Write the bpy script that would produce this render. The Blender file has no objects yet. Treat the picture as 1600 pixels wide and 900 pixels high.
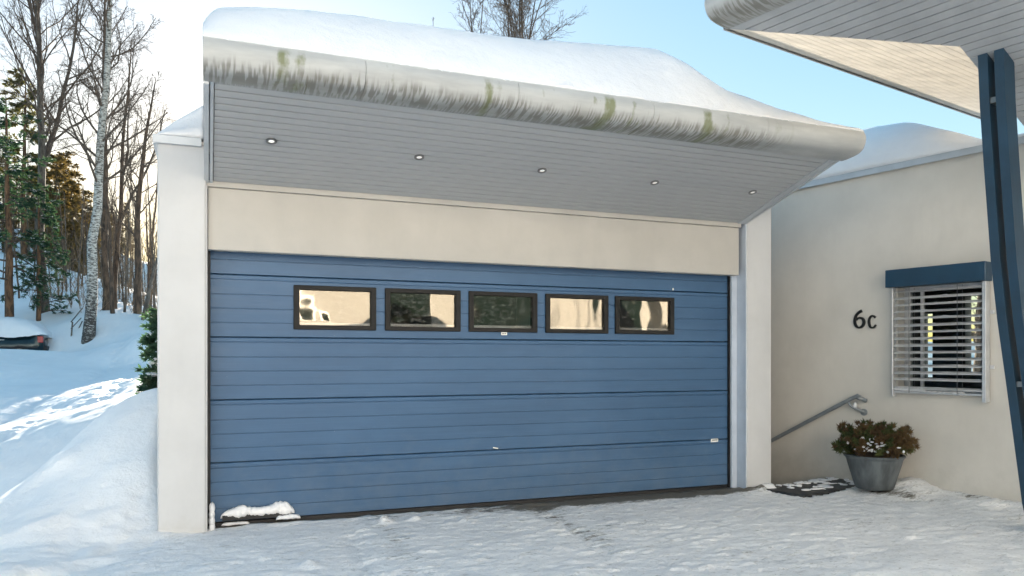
import bpy, math, random
import numpy as np

C = bpy.context.scene
COL = C.collection
rad = math.radians
random.seed(7)
RNG = np.random.default_rng(11)

# ------------------------------------------------------------------ camera
FPX = 1194.0                       # focal length in photograph pixels (1600 wide)
EYE = 1.36
YAW = math.atan(FPX / 3000.0)      # garage door runs along world X
cY, sY = math.cos(YAW), math.sin(YAW)
cam_d = bpy.data.cameras.new('camera')
cam_d.sensor_width = 36.0
cam_d.lens = FPX / 1600 * 36
cam_d.shift_y = 110 / 1600
cam_d.clip_start = 0.05
cam_d.clip_end = 3000
cam = bpy.data.objects.new('camera', cam_d)
cam.location = (0, 0, EYE)
cam.rotation_euler = (rad(90), 0, -YAW)
COL.objects.link(cam)
C.camera = cam

# ------------------------------------------------------------------ light
SUN_PX = 375.0
SUN_EL = rad(9.5)
_sd = np.array([cY * (SUN_PX - 800) / FPX + sY, -sY * (SUN_PX - 800) / FPX + cY])
SUN_AZ = math.atan2(_sd[0], _sd[1])          # clockwise from +Y
SUN_DIR = np.array([math.sin(SUN_AZ) * math.cos(SUN_EL), math.cos(SUN_AZ) * math.cos(SUN_EL), math.sin(SUN_EL)])
world = bpy.data.worlds.new('World')
C.world = world
world.use_nodes = True
wn, wl = world.node_tree.nodes, world.node_tree.links
wn.clear()
sky = wn.new('ShaderNodeTexSky'); sky.sky_type = 'NISHITA'
sky.sun_disc = False
sky.sun_elevation = SUN_EL
sky.sun_rotation = SUN_AZ
sky.altitude = 150; sky.air_density = 1.0; sky.dust_density = 0.3; sky.ozone_density = 1.0
bg = wn.new('ShaderNodeBackground'); bg.inputs['Strength'].default_value = 0.15
wo = wn.new('ShaderNodeOutputWorld')
SKY_GAIN = .87
gam = wn.new('ShaderNodeGamma'); gam.inputs[1].default_value = .42          # softer sky contrast, thin high haze
hsv = wn.new('ShaderNodeHueSaturation'); hsv.inputs['Saturation'].default_value = 2.25
tint = wn.new('ShaderNodeMix'); tint.data_type = 'RGBA'; tint.blend_type = 'MULTIPLY'; tint.inputs[0].default_value = 1.0
tint.inputs[7].default_value = (1.03 * SKY_GAIN, 1.0 * SKY_GAIN, .98 * SKY_GAIN, 1)
wl.new(sky.outputs[0], gam.inputs[0]); wl.new(gam.outputs[0], hsv.inputs['Color']); wl.new(hsv.outputs[0], tint.inputs[6]); wl.new(tint.outputs[2], bg.inputs[0])
wl.new(bg.outputs[0], wo.inputs[0])
sun_d = bpy.data.lights.new('sun', 'SUN')
sun_d.energy = 5.0
sun_d.angle = rad(0.6)
sun_d.color = (1.0, 0.87, 0.71)
sun = bpy.data.objects.new('sun', sun_d)
from mathutils import Vector
sun.rotation_euler = Vector(SUN_DIR).to_track_quat('Z', 'Y').to_euler()
sun.location = (0, 30, 30)
COL.objects.link(sun)
C.view_settings.view_transform = 'Standard'
C.view_settings.look = 'None'
C.view_settings.exposure = 2.27
C.view_settings.gamma = 1.0

# ------------------------------------------------------------------ placing helpers
O = np.array([0, 0, EYE])
def ray(x, y=560.0):
    u = (x - 800) / FPX
    return np.array([cY * u + sY, -sY * u + cY, (560 - y) / FPX])
def atY(x, y, Y): r = ray(x, y); return O + r * Y / r[1]
def atX(x, y, X): r = ray(x, y); return O + r * X / r[0]
def atZ(x, y, Z): r = ray(x, y); return O + r * (Z - EYE) / r[2]
def atd(x, y, d): return O + ray(x, y) * d
def on_plane(x, y, P, n):
    r = ray(x, y); return O + r * (np.dot(P - O, n) / np.dot(r, n))

# ------------------------------------------------------------------ object helpers
def tag(o, label=None, cat=None, group=None, kind=None):
    if label: o['label'] = label
    if cat: o['category'] = cat
    if group: o['group'] = group
    if kind: o['kind'] = kind
    return o
ROOT = {}
def thing(name, loc, label, cat, group=None):
    o = bpy.data.objects.new(name, None)
    o.empty_display_size = 0.2
    o.location = tuple(float(v) for v in loc)
    COL.objects.link(o)
    ROOT[o.name] = np.array(loc, float)
    return tag(o, label, cat, group)
def off(parent):
    if parent is None: return np.zeros(3)
    return ROOT.get(parent.name, np.zeros(3))

def np_mesh(name, V, F, mat=None, parent=None, smooth=False, mats=None, fm=None):
    """V (n,3) world coordinates; F list of faces or an int array (m,k)."""
    V = np.asarray(V, float)
    V = V - off(parent)
    me = bpy.data.meshes.new(name)
    if isinstance(F, np.ndarray):
        m, k = F.shape
        loops = F.reshape(-1); starts = np.arange(m) * k; tot = np.full(m, k)
    else:
        tot = np.array([len(f) for f in F]); loops = np.concatenate([np.asarray(f) for f in F])
        starts = np.concatenate([[0], np.cumsum(tot)[:-1]]); m = len(F)
    me.vertices.add(len(V)); me.vertices.foreach_set('co', V.astype(np.float32).ravel())
    me.loops.add(len(loops)); me.loops.foreach_set('vertex_index', loops.astype(np.int32))
    me.polygons.add(m)
    me.polygons.foreach_set('loop_start', starts.astype(np.int32))
    me.polygons.foreach_set('loop_total', tot.astype(np.int32))
    me.polygons.foreach_set('use_smooth', np.full(m, bool(smooth)))
    if mats:
        for x in mats: me.materials.append(x)
        if fm is not None: me.polygons.foreach_set('material_index', np.asarray(fm, np.int32))
    elif mat: me.materials.append(mat)
    me.update(calc_edges=True)
    me.validate()
    o = bpy.data.objects.new(name, me)
    COL.objects.link(o)
    if parent is not None:
        o.parent = parent
        ROOT[o.name] = off(parent)
    return o

def twin(o, loc=None, parent=None):
    c = o.copy(); COL.objects.link(c)
    if parent is not None: c.parent = parent
    if loc is not None: c.location = tuple(loc)
    return c
def copy_tree(o, parent=None):
    c = o.copy(); COL.objects.link(c)
    if parent is not None: c.parent = parent
    for ch in o.children: copy_tree(ch, c)
    return c

class MB:
    def __init__(s): s.v = []; s.f = []
    def add(s, V, F):
        n = len(s.v); s.v.extend([tuple(map(float, p)) for p in V]); s.f.extend([tuple(i + n for i in f) for f in F]); return s
    def box(s, x0, x1, y0, y1, z0, z1, bv=0.0):
        if bv <= 0:
            V = [(x, y, z) for z in (z0, z1) for y in (y0, y1) for x in (x0, x1)]
            F = [(0, 2, 3, 1), (4, 5, 7, 6), (0, 1, 5, 4), (2, 6, 7, 3), (0, 4, 6, 2), (1, 3, 7, 5)]
            return s.add(V, F)
        return s.obox((0, 0, 0), (1, 0, 0), (0, 1, 0), (0, 0, 1), x0, x1, y0, y1, z0, z1, bv)
    def obox(s, Oo, ax, ay, az, x0, x1, y0, y1, z0, z1, bv=0.0):
        """box in a frame; bv chamfers every edge"""
        Oo, ax, ay, az = [np.array(q, float) for q in (Oo, ax, ay, az)]
        lo = (x0, y0, z0); hi = (x1, y1, z1)
        if bv <= 0:
            V = [Oo + ax * x + ay * y + az * z for z in (z0, z1) for y in (y0, y1) for x in (x0, x1)]
            F = [(0, 2, 3, 1), (4, 5, 7, 6), (0, 1, 5, 4), (2, 6, 7, 3), (0, 4, 6, 2), (1, 3, 7, 5)]
            return s.add(V, F)
        V = []; idx = {}
        for cx in (0, 1):
            for cy in (0, 1):
                for cz in (0, 1):
                    for k in range(3):
                        p = [(lo, hi)[c][i] for i, c in enumerate((cx, cy, cz))]
                        for i, c in enumerate((cx, cy, cz)):
                            if i != k: p[i] += bv * (1 if c == 0 else -1)
                        idx[(cx, cy, cz, k)] = len(V)
                        V.append(Oo + ax * p[0] + ay * p[1] + az * p[2])
        F = []
        for k in range(3):
            o1, o2 = [i for i in range(3) if i != k]
            for c in (0, 1):
                q = []
                for u, w in ((0, 0), (1, 0), (1, 1), (0, 1)):
                    cc = [0, 0, 0]; cc[k] = c; cc[o1] = u; cc[o2] = w
                    q.append(idx[(*cc, k)])
                F.append(tuple(q))
            for u in (0, 1):          # edge chamfers along axis k
                for w in (0, 1):
                    q = []
                    for c in (0, 1):
                        cc = [0, 0, 0]; cc[k] = c; cc[o1] = u; cc[o2] = w
                        q.append((idx[(*cc, o1)], idx[(*cc, o2)]))
                    F.append((q[0][0], q[0][1], q[1][1], q[1][0]))
        for cx in (0, 1):
            for cy in (0, 1):
                for cz in (0, 1):
                    F.append(tuple(idx[(cx, cy, cz, k)] for k in range(3)))
        return s.add(V, F)
    def tube(s, pts, r, k=8, caps=True):
        pts = np.array(pts, float); n = len(pts)
        r = np.full(n, r) if np.isscalar(r) else np.array(r)
        V = tube_rings(pts[None], r[None], k)[0].reshape(-1, 3)
        F = [(i * k + j, i * k + (j + 1) % k, (i + 1) * k + (j + 1) % k, (i + 1) * k + j) for i in range(n - 1) for j in range(k)]
        if caps: F += [tuple(range(k))[::-1], tuple((n - 1) * k + j for j in range(k))]
        return s.add(V, F)
    def lathe(s, prof, c, k=24):
        V = []; F = []
        for r, z in prof:
            for j in range(k):
                t = 2 * math.pi * j / k
                V.append((c[0] + r * math.cos(t), c[1] + r * math.sin(t), c[2] + z))
        for i in range(len(prof) - 1):
            for j in range(k): F.append((i * k + j, i * k + (j + 1) % k, (i + 1) * k + (j + 1) % k, (i + 1) * k + j))
        return s.add(V, F)
    def prism(s, poly, d):
        """poly: 3-D points in a plane, extruded by vector d"""
        n = len(poly); poly = [np.array(p, float) for p in poly]; d = np.array(d, float)
        F = [tuple(range(n))[::-1], tuple(range(n, 2 * n))] + [(i, (i + 1) % n, n + (i + 1) % n, n + i) for i in range(n)]
        return s.add(poly + [p + d for p in poly], F)
    def build(s, name, mat, parent=None, smooth=False):
        o = np_mesh(name, s.v, s.f, mat, parent)
        fix_normals(o)
        if smooth: smooth_by_angle(o, smooth if smooth is not True else 40)
        return o
import bmesh
def fix_normals(o):
    bm = bmesh.new(); bm.from_mesh(o.data); bmesh.ops.recalc_face_normals(bm, faces=bm.faces); bm.to_mesh(o.data); bm.free()
def smooth_by_angle(o, deg):
    me = o.data
    me.polygons.foreach_set('use_smooth', np.ones(len(me.polygons), bool))
    bm = bmesh.new(); bm.from_mesh(me)
    for e in bm.edges:
        if len(e.link_faces) == 2 and e.calc_face_angle(0) > rad(deg): e.smooth = False
    bm.to_mesh(me); bm.free()

def tube_rings(P, R, k):
    """P (B,n,3), R (B,n) -> (B,n,k,3)"""
    T = np.gradient(P, axis=1)
    T /= np.linalg.norm(T, axis=2, keepdims=True) + 1e-9
    ref = np.where(np.abs(T[..., 2:3]) > 0.9, np.array([1., 0, 0]), np.array([0, 0, 1.]))
    m = T.mean(axis=1, keepdims=True)
    ref = np.where(np.abs(m[..., 2:3]) > 0.8, np.array([1., 0, 0]), np.array([0, 0, 1.])) + 0 * ref
    U = np.cross(T, ref); U /= np.linalg.norm(U, axis=2, keepdims=True) + 1e-9
    W = np.cross(T, U)
    a = np.arange(k) * 2 * math.pi / k
    return P[:, :, None, :] + R[:, :, None, None] * (np.cos(a)[None, None, :, None] * U[:, :, None, :] + np.sin(a)[None, None, :, None] * W[:, :, None, :])
def tubes_vf(P, R, k):
    B, n, _ = P.shape
    V = tube_rings(P, R, k).reshape(-1, 3)
    i = np.arange(n - 1)[:, None] * k; j = np.arange(k)[None, :]; j2 = (j + 1) % k
    q = np.stack([i + j, i + j2, i + k + j2, i + k + j], -1).reshape(-1, 4)
    F = (q[None] + (np.arange(B) * n * k)[:, None, None]).reshape(-1, 4)
    return V, F
def merge(parts):
    Vs, Fs, n = [], [], 0
    for V, F in parts:
        Vs.append(V); Fs.append(F + n); n += len(V)
    return np.concatenate(Vs), np.concatenate(Fs)

# ------------------------------------------------------------------ noise in numpy
def _h(ix, iy, seed):
    n = (ix.astype(np.int64) * 374761393 + iy.astype(np.int64) * 668265263 + seed * 1442695041) & 0xffffffff
    n = ((n ^ (n >> 13)) * 1274126177) & 0xffffffff
    return ((n ^ (n >> 16)) & 0xffff) / 65535.0
def vnoise(x, y, seed=0):
    ix, iy = np.floor(x), np.floor(y); fx, fy = x - ix, y - iy
    fx = fx * fx * (3 - 2 * fx); fy = fy * fy * (3 - 2 * fy)
    a, b, c, d = _h(ix, iy, seed), _h(ix + 1, iy, seed), _h(ix, iy + 1, seed), _h(ix + 1, iy + 1, seed)
    return (a * (1 - fx) + b * fx) * (1 - fy) + (c * (1 - fx) + d * fx) * fy
def fbm(x, y, o=4, seed=0):
    t, a, n = 0, 1.0, 0
    for i in range(o):
        t = t + a * vnoise(x * 2 ** i + 17 * i, y * 2 ** i - 9 * i, seed + i); n += a; a *= 0.5
    return t / n * 2 - 1
def sstep(a, b, x):
    t = np.clip((x - a) / (b - a), 0, 1); return t * t * (3 - 2 * t)

# ------------------------------------------------------------------ materials
def mat_new(name):
    m = bpy.data.materials.new(name); m.use_nodes = True
    return m, m.node_tree.nodes, m.node_tree.links, m.node_tree.nodes['Principled BSDF']
def rgb(n, c): 
    r = n.new('ShaderNodeRGB'); r.outputs[0].default_value = (*c, 1); return r.outputs[0]
def noise(n, l, scale, detail=4, rough=.55, vec=None, stretch=None, coord='Object'):
    tc = n.new('ShaderNodeTexCoord')
    src = vec or tc.outputs[coord]
    if stretch:
        mp = n.new('ShaderNodeMapping'); mp.inputs['Scale'].default_value = stretch
        l.new(src, mp.inputs[0]); src = mp.outputs[0]
    t = n.new('ShaderNodeTexNoise'); t.inputs['Scale'].default_value = scale
    t.inputs['Detail'].default_value = detail; t.inputs['Roughness'].default_value = rough
    l.new(src, t.inputs['Vector'])
    if detail < 3: return t.outputs['Fac']
    k = n.new('ShaderNodeMapRange'); k.inputs['From Min'].default_value = .2; k.inputs['From Max'].default_value = .8
    l.new(t.outputs['Fac'], k.inputs['Value']); return k.outputs[0]
def ramp(n, l, fac, stops):
    r = n.new('ShaderNodeValToRGB'); e = r.color_ramp.elements
    while len(e) < len(stops): e.new(0.5)
    for i, (p, c) in enumerate(stops):
        e[i].position = p; e[i].color = (*c, 1) if len(c) == 3 else c
    l.new(fac, r.inputs[0]); return r.outputs[0]
def mix(n, l, f, a, b, mode='MIX'):
    m = n.new('ShaderNodeMix'); m.data_type = 'RGBA'; m.blend_type = mode
    if isinstance(f, float): m.inputs[0].default_value = f
    else: l.new(f, m.inputs[0])
    for v, i in ((a, 6), (b, 7)):
        if isinstance(v, tuple): m.inputs[i].default_value = (*v, 1)
        else: l.new(v, m.inputs[i])
    return m.outputs[2]
def math_(n, l, op, a, b=0.0):
    m = n.new('ShaderNodeMath'); m.operation = op
    for v, i in ((a, 0), (b, 1)):
        if isinstance(v, (int, float)): m.inputs[i].default_value = v
        else: l.new(v, m.inputs[i])
    return m.outputs[0]
def bump(n, l, p, h, s=.3, d=.01, prev=None):
    b = n.new('ShaderNodeBump'); b.inputs['Strength'].default_value = s; b.inputs['Distance'].default_value = d
    l.new(h, b.inputs['Height'])
    if prev: l.new(prev, b.inputs['Normal'])
    l.new(b.outputs[0], p.inputs['Normal']); return b.outputs[0]
def simple(name, col, rough=.6, metal=0.0, var=.12, scale=6, bs=.15, bscale=60, stretch=None, bd=.004):
    m, n, l, p = mat_new(name)
    f = noise(n, l, scale, 5, .6, stretch=stretch)
    lo = tuple(max(0, c * (1 - var)) for c in col); hi = tuple(min(1, c * (1 + var)) for c in col)
    l.new(ramp(n, l, f, [(.3, lo), (.7, hi)]), p.inputs['Base Color'])
    p.inputs['Roughness'].default_value = rough; p.inputs['Metallic'].default_value = metal
    if bs: bump(n, l, p, noise(n, l, bscale, 3, stretch=stretch), bs, bd)
    return m

def m_plaster(name, col, dirt_z=None):
    m, n, l, p = mat_new(name)
    f = noise(n, l, 1.3, 6, .6)
    c = ramp(n, l, f, [(.3, tuple(x * .94 for x in col)), (.7, tuple(min(1, x * 1.04) for x in col))])
    f2 = noise(n, l, 5, 5, .65, stretch=(1, 1, .25))
    c = mix(n, l, ramp(n, l, f2, [(.5, (0, 0, 0)), (.85, (.16, .16, .16))]), c, tuple(x * .78 for x in col))
    if dirt_z is not None:
        g = n.new('ShaderNodeNewGeometry'); sp = n.new('ShaderNodeSeparateXYZ'); l.new(g.outputs['Position'], sp.inputs[0])
        nz = noise(n, l, 3, 5, .7)
        h = math_(n, l, 'ADD', sp.outputs[2], math_(n, l, 'MULTIPLY', nz, .5))
        k = ramp(n, l, h, [(.15 + dirt_z, (.45, .45, .45)), (.55 + dirt_z, (0, 0, 0))])
        c = mix(n, l, k, c, (.34, .32, .27))
    l.new(c, p.inputs['Base Color']); p.inputs['Roughness'].default_value = .85
    b = bump(n, l, p, noise(n, l, 2.5, 3), .12, .02)
    bump(n, l, p, noise(n, l, 140, 3, .7), .25, .003, b)
    return m

def m_door():
    m, n, l, p = mat_new('blue_door_paint')
    f = noise(n, l, 1.2, 5, .6, stretch=(.6, 1, 1.5))
    c = ramp(n, l, f, [(.3, (.038, .095, .185)), (.7, (.047, .113, .215))])
    g2 = noise(n, l, 9, 6, .7, stretch=(.12, 1, 6))
    c = mix(n, l, ramp(n, l, g2, [(.45, (0, 0, 0)), (.8, (.25, .25, .25))]), c, (.08, .155, .26))
    g = n.new('ShaderNodeNewGeometry'); sz_ = n.new('ShaderNodeSeparateXYZ'); l.new(g.outputs['Position'], sz_.inputs[0])
    hz = math_(n, l, 'SUBTRACT', noise(n, l, 7, 6, .75, stretch=(.7, 1, 1)), math_(n, l, 'MULTIPLY', sz_.outputs[2], .75))   # slush spray low down
    c = mix(n, l, ramp(n, l, hz, [(.05, (0, 0, 0)), (.85, (.24,) * 3)]), c, (.20, .22, .23))
    sp = noise(n, l, 55, 2, .5)          # dried road-salt specks
    c = mix(n, l, ramp(n, l, sp, [(.76, (0, 0, 0)), (.80, (.5, .5, .5))]), c, (.5, .52, .55))
    l.new(c, p.inputs['Base Color'])
    p.inputs['Specular IOR Level'].default_value = .35
    l.new(ramp(n, l, g2, [(.3, (.30,) * 3), (.7, (.5,) * 3)]), p.inputs['Roughness'])
    b = bump(n, l, p, noise(n, l, 22, 5, .7, stretch=(.1, 1, 5)), .35, .003)
    bump(n, l, p, noise(n, l, 2.2, 2, .5, stretch=(1, 1, 1.5)), .5, .004, b)
    return m

def m_fascia():
    """weathered light grey metal with green and black drip marks (u along, v down the profile)"""
    m, n, l, p = mat_new('weathered_fascia')
    uv = n.new('ShaderNodeUVMap'); uv.uv_map = 'UVMap'
    sp = n.new('ShaderNodeSeparateXYZ'); l.new(uv.outputs[0], sp.inputs[0]); U, Vv = sp.outputs[0], sp.outputs[1]
    base = ramp(n, l, noise(n, l, 1.5, 4, .6, vec=uv.outputs[0], stretch=(1, 2, 1)), [(.3, (.36, .37, .37)), (.7, (.45, .46, .455))])
    comb = noise(n, l, 46, 1, .4, vec=uv.outputs[0], stretch=(1, .045, 1))
    comb2 = noise(n, l, 9, 3, .6, vec=uv.outputs[0], stretch=(1, .12, 1))
    lim = noise(n, l, 2.2, 3, .5, vec=uv.outputs[0], stretch=(1, .0, 1))
    endm = ramp(n, l, math_(n, l, 'MULTIPLY', U, 1 / 5.2), [(0.02, (1,) * 3), (.78, (1,) * 3), (.87, (.08,) * 3), (1, (.05,) * 3)])
    # vertical mask: grime grows towards the lower edge
    vm = ramp(n, l, math_(n, l, 'ADD', Vv, math_(n, l, 'MULTIPLY', math_(n, l, 'SUBTRACT', comb2, .5), .55)), [(.24, (0,) * 3), (.44, (1,) * 3)])
    lines = ramp(n, l, comb, [(.46, (0,) * 3), (.54, (1,) * 3)])
    smear = ramp(n, l, math_(n, l, 'ADD', math_(n, l, 'MULTIPLY', Vv, .6), math_(n, l, 'MULTIPLY', lim, .55)), [(.50, (0,) * 3), (.74, (.38,) * 3)])
    low = ramp(n, l, Vv, [(.20, (0,) * 3), (.38, (1,) * 3), (.72, (1,) * 3), (.97, (.5,) * 3)])
    k = math_(n, l, 'MULTIPLY', math_(n, l, 'MULTIPLY', lines, vm), low)
    k = math_(n, l, 'MULTIPLY', k, endm)
    k = math_(n, l, 'MULTIPLY', k, .56)
    c = mix(n, l, k, base, (.11, .10, .075))
    c = mix(n, l, math_(n, l, 'MULTIPLY', math_(n, l, 'MULTIPLY', smear, low), endm), c, (.14, .13, .10))
    # green algae runs
    gx = noise(n, l, 3.1, 3, .6, vec=uv.outputs[0], stretch=(1, .05, 1))
    gy = noise(n, l, 12, 3, .6, vec=uv.outputs[0], stretch=(1, .3, 1))
    g = ramp(n, l, math_(n, l, 'ADD', gx, math_(n, l, 'MULTIPLY', gy, .25)), [(.73, (0,) * 3), (.85, (.8,) * 3)])
    g = math_(n, l, 'MULTIPLY', g, ramp(n, l, Vv, [(.0, (0,) * 3), (.12, (1,) * 3), (1, (.6,) * 3)]))
    g = math_(n, l, 'MULTIPLY', g, endm)
    c = mix(n, l, g, c, (.13, .15, .05))
    # thin panel joints every 1.1 m are geometry; a few rusty hairlines
    rx = noise(n, l, 30, 1, .5, vec=uv.outputs[0], stretch=(1, .01, 1))
    rr = math_(n, l, 'MULTIPLY', ramp(n, l, rx, [(.74, (0,) * 3), (.76, (.7,) * 3)]), ramp(n, l, Vv, [(.03, (0,) * 3), (.2, (1,) * 3)]))
    c = mix(n, l, math_(n, l, 'MULTIPLY', rr, endm), c, (.12, .12, .07))
    l.new(c, p.inputs['Base Color']); p.inputs['Roughness'].default_value = .75; p.inputs['Specular IOR Level'].default_value = .25
    bump(n, l, p, noise(n, l, 3, 3, vec=uv.outputs[0]), .1, .01)
    return m

def m_snow(name='snow', dirt=False):
    m, n, l, p = mat_new(name)
    c = ramp(n, l, noise(n, l, .9, 4, .6), [(.3, (.83, .825, .82)), (.7, (.89, .885, .875))] if dirt else [(.3, (.74, .745, .76)), (.7, (.81, .81, .815))])
    if dirt:
        at = n.new('ShaderNodeAttribute'); at.attribute_name = 'dirt'
        D = at.outputs['Fac']
        at2 = n.new('ShaderNodeAttribute'); at2.attribute_name = 'packed'
        streak = noise(n, l, 5, 7, .72, stretch=(.55, 1.6, 1))
        c = mix(n, l, math_(n, l, 'MULTIPLY', at2.outputs['Fac'], ramp(n, l, streak, [(.30, (.6,) * 3), (.55, (.0,) * 3)])), c, (.68, .69, .70))
        spk = noise(n, l, 34, 5, .75, stretch=(.6, 1.5, 1))
        fine = ramp(n, l, math_(n, l, 'ADD', spk, math_(n, l, 'MULTIPLY', D, .30)), [(.63, (0,) * 3), (.78, (.62,) * 3)])
        c = mix(n, l, math_(n, l, 'MULTIPLY', fine, at2.outputs['Fac']), c, (.30, .28, .24))
        md = noise(n, l, 13, 4, .7, stretch=(.45, 1.7, 1))
        mk = ramp(n, l, math_(n, l, 'ADD', md, math_(n, l, 'MULTIPLY', D, .2)), [(.66, (0,) * 3), (.80, (.5,) * 3)])
        c = mix(n, l, math_(n, l, 'MULTIPLY', mk, at2.outputs['Fac']), c, (.36, .345, .31))
        big = noise(n, l, 11, 6, .75, stretch=(.5, 1.5, 1))
        patch = ramp(n, l, math_(n, l, 'ADD', big, math_(n, l, 'MULTIPLY', D, .50)), [(.70, (0,) * 3), (.90, (.95,) * 3)])
        c = mix(n, l, math_(n, l, 'MULTIPLY', patch, math_(n, l, 'GREATER_THAN', D, .01)), c, (.125, .11, .085))
    l.new(c, p.inputs['Base Color'])
    p.inputs['Roughness'].default_value = .55
    p.inputs['Specular IOR Level'].default_value = .3
    b = bump(n, l, p, noise(n, l, 9, 6, .65), .35 if not dirt else .45, .03)
    bump(n, l, p, noise(n, l, 90, 4, .7), .35, .006, b)
    return m

def m_bark(name, kind):
    m, n, l, p = mat_new(name)
    if kind == 'birch':
        f = noise(n, l, 7, 5, .7, stretch=(1, 1, 3.2))
        g = n.new('ShaderNodeNewGeometry'); sp = n.new('ShaderNodeSeparateXYZ'); l.new(g.outputs['Position'], sp.inputs[0])
        low = ramp(n, l, math_(n, l, 'MULTIPLY', sp.outputs[2], .1), [(.26, (.17,) * 3), (.5, (0,) * 3)])
        c = ramp(n, l, math_(n, l, 'SUBTRACT', f, low), [(.36, (.06, .05, .045)), (.46, (.30, .28, .25)), (.60, (.60, .57, .52))])
    else:
        f = noise(n, l, 9, 5, .7, stretch=(1, 1, .25))
        a, b = {'brown': ((.045, .033, .025), (.15, .10, .068)), 'grey': ((.06, .05, .042), (.17, .145, .12)), 'pine': ((.06, .035, .022), (.20, .105, .055))}[kind]
        c = ramp(n, l, f, [(.35, a), (.65, b)])
    l.new(c, p.inputs['Base Color']); p.inputs['Roughness'].default_value = .9
    bump(n, l, p, noise(n, l, 14, 4, .7, stretch=(1, 1, .3)), .6, .03)
    return m
def m_leaf(name, a, b, c3=None):
    m, n, l, p = mat_new(name)
    oi = noise(n, l, 3.5, 3, .6)
    st = [(.3, a), (.6, b)] + ([(.75, c3)] if c3 else [])
    l.new(ramp(n, l, oi, st), p.inputs['Base Color']); p.inputs['Roughness'].default_value = .75
    # leaves pass a little light
    tr = n.new('ShaderNodeBsdfTranslucent'); tr.inputs[0].default_value = (b[0] * 1.5, b[1] * 1.5, b[2] * .9, 1)
    ms = n.new('ShaderNodeMixShader'); ms.inputs[0].default_value = .3
    l.new(p.outputs[0], ms.inputs[1]); l.new(tr.outputs[0], ms.inputs[2]); l.new(ms.outputs[0], n['Material Output'].inputs[0])
    return m
def m_glass(name, refl=.12, wav=0.0, wsc=4.0, tint=(1, 1, 1), rough=.02, dirt=.0):
    m, n, l, p = mat_new(name); n.remove(p)
    gl = n.new('ShaderNodeBsdfGlossy'); gl.inputs['Roughness'].default_value = rough
    gl.inputs[0].default_value = (.95, .86, .70, 1) if wav else (.9, .9, .9, 1)  # wavy panes: golden sunlight put into the reflection colour
    tr = n.new('ShaderNodeBsdfTransparent'); tr.inputs[0].default_value = (*tint, 1)
    fr = n.new('ShaderNodeFresnel'); fr.inputs[0].default_value = 1.5 if wav else 1.25
    f = math_(n, l, 'ADD', fr.outputs[0], refl)
    ms = n.new('ShaderNodeMixShader'); l.new(f, ms.inputs[0]); l.new(tr.outputs[0], ms.inputs[1]); l.new(gl.outputs[0], ms.inputs[2])
    out = ms.outputs[0]
    if dirt:
        df = n.new('ShaderNodeBsdfDiffuse'); df.inputs[0].default_value = (.6, .6, .58, 1)
        sc = noise(n, l, 16, 7, .8, stretch=(1, 1, 2.0))
        m2 = n.new('ShaderNodeMixShader'); l.new(math_(n, l, 'MULTIPLY', ramp(n, l, sc, [(.5, (.02,) * 3), (.72, (1,) * 3)]), dirt), m2.inputs[0])
        l.new(out, m2.inputs[1]); l.new(df.outputs[0], m2.inputs[2]); out = m2.outputs[0]
    if wav:
        b = n.new('ShaderNodeBump'); b.inputs['Strength'].default_value = 1; b.inputs['Distance'].default_value = wav
        l.new(noise(n, l, wsc, .6, .4), b.inputs['Height']); l.new(b.outputs[0], gl.inputs['Normal']); 
    l.new(out, n['Material Output'].inputs[0])
    return m
def m_emit(name, col, s):
    m, n, l, p = mat_new(name); p.inputs['Base Color'].default_value = (*col, 1)
    p.inputs['Emission Color'].default_value = (*col, 1); p.inputs['Emission Strength'].default_value = s
    return m

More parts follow.
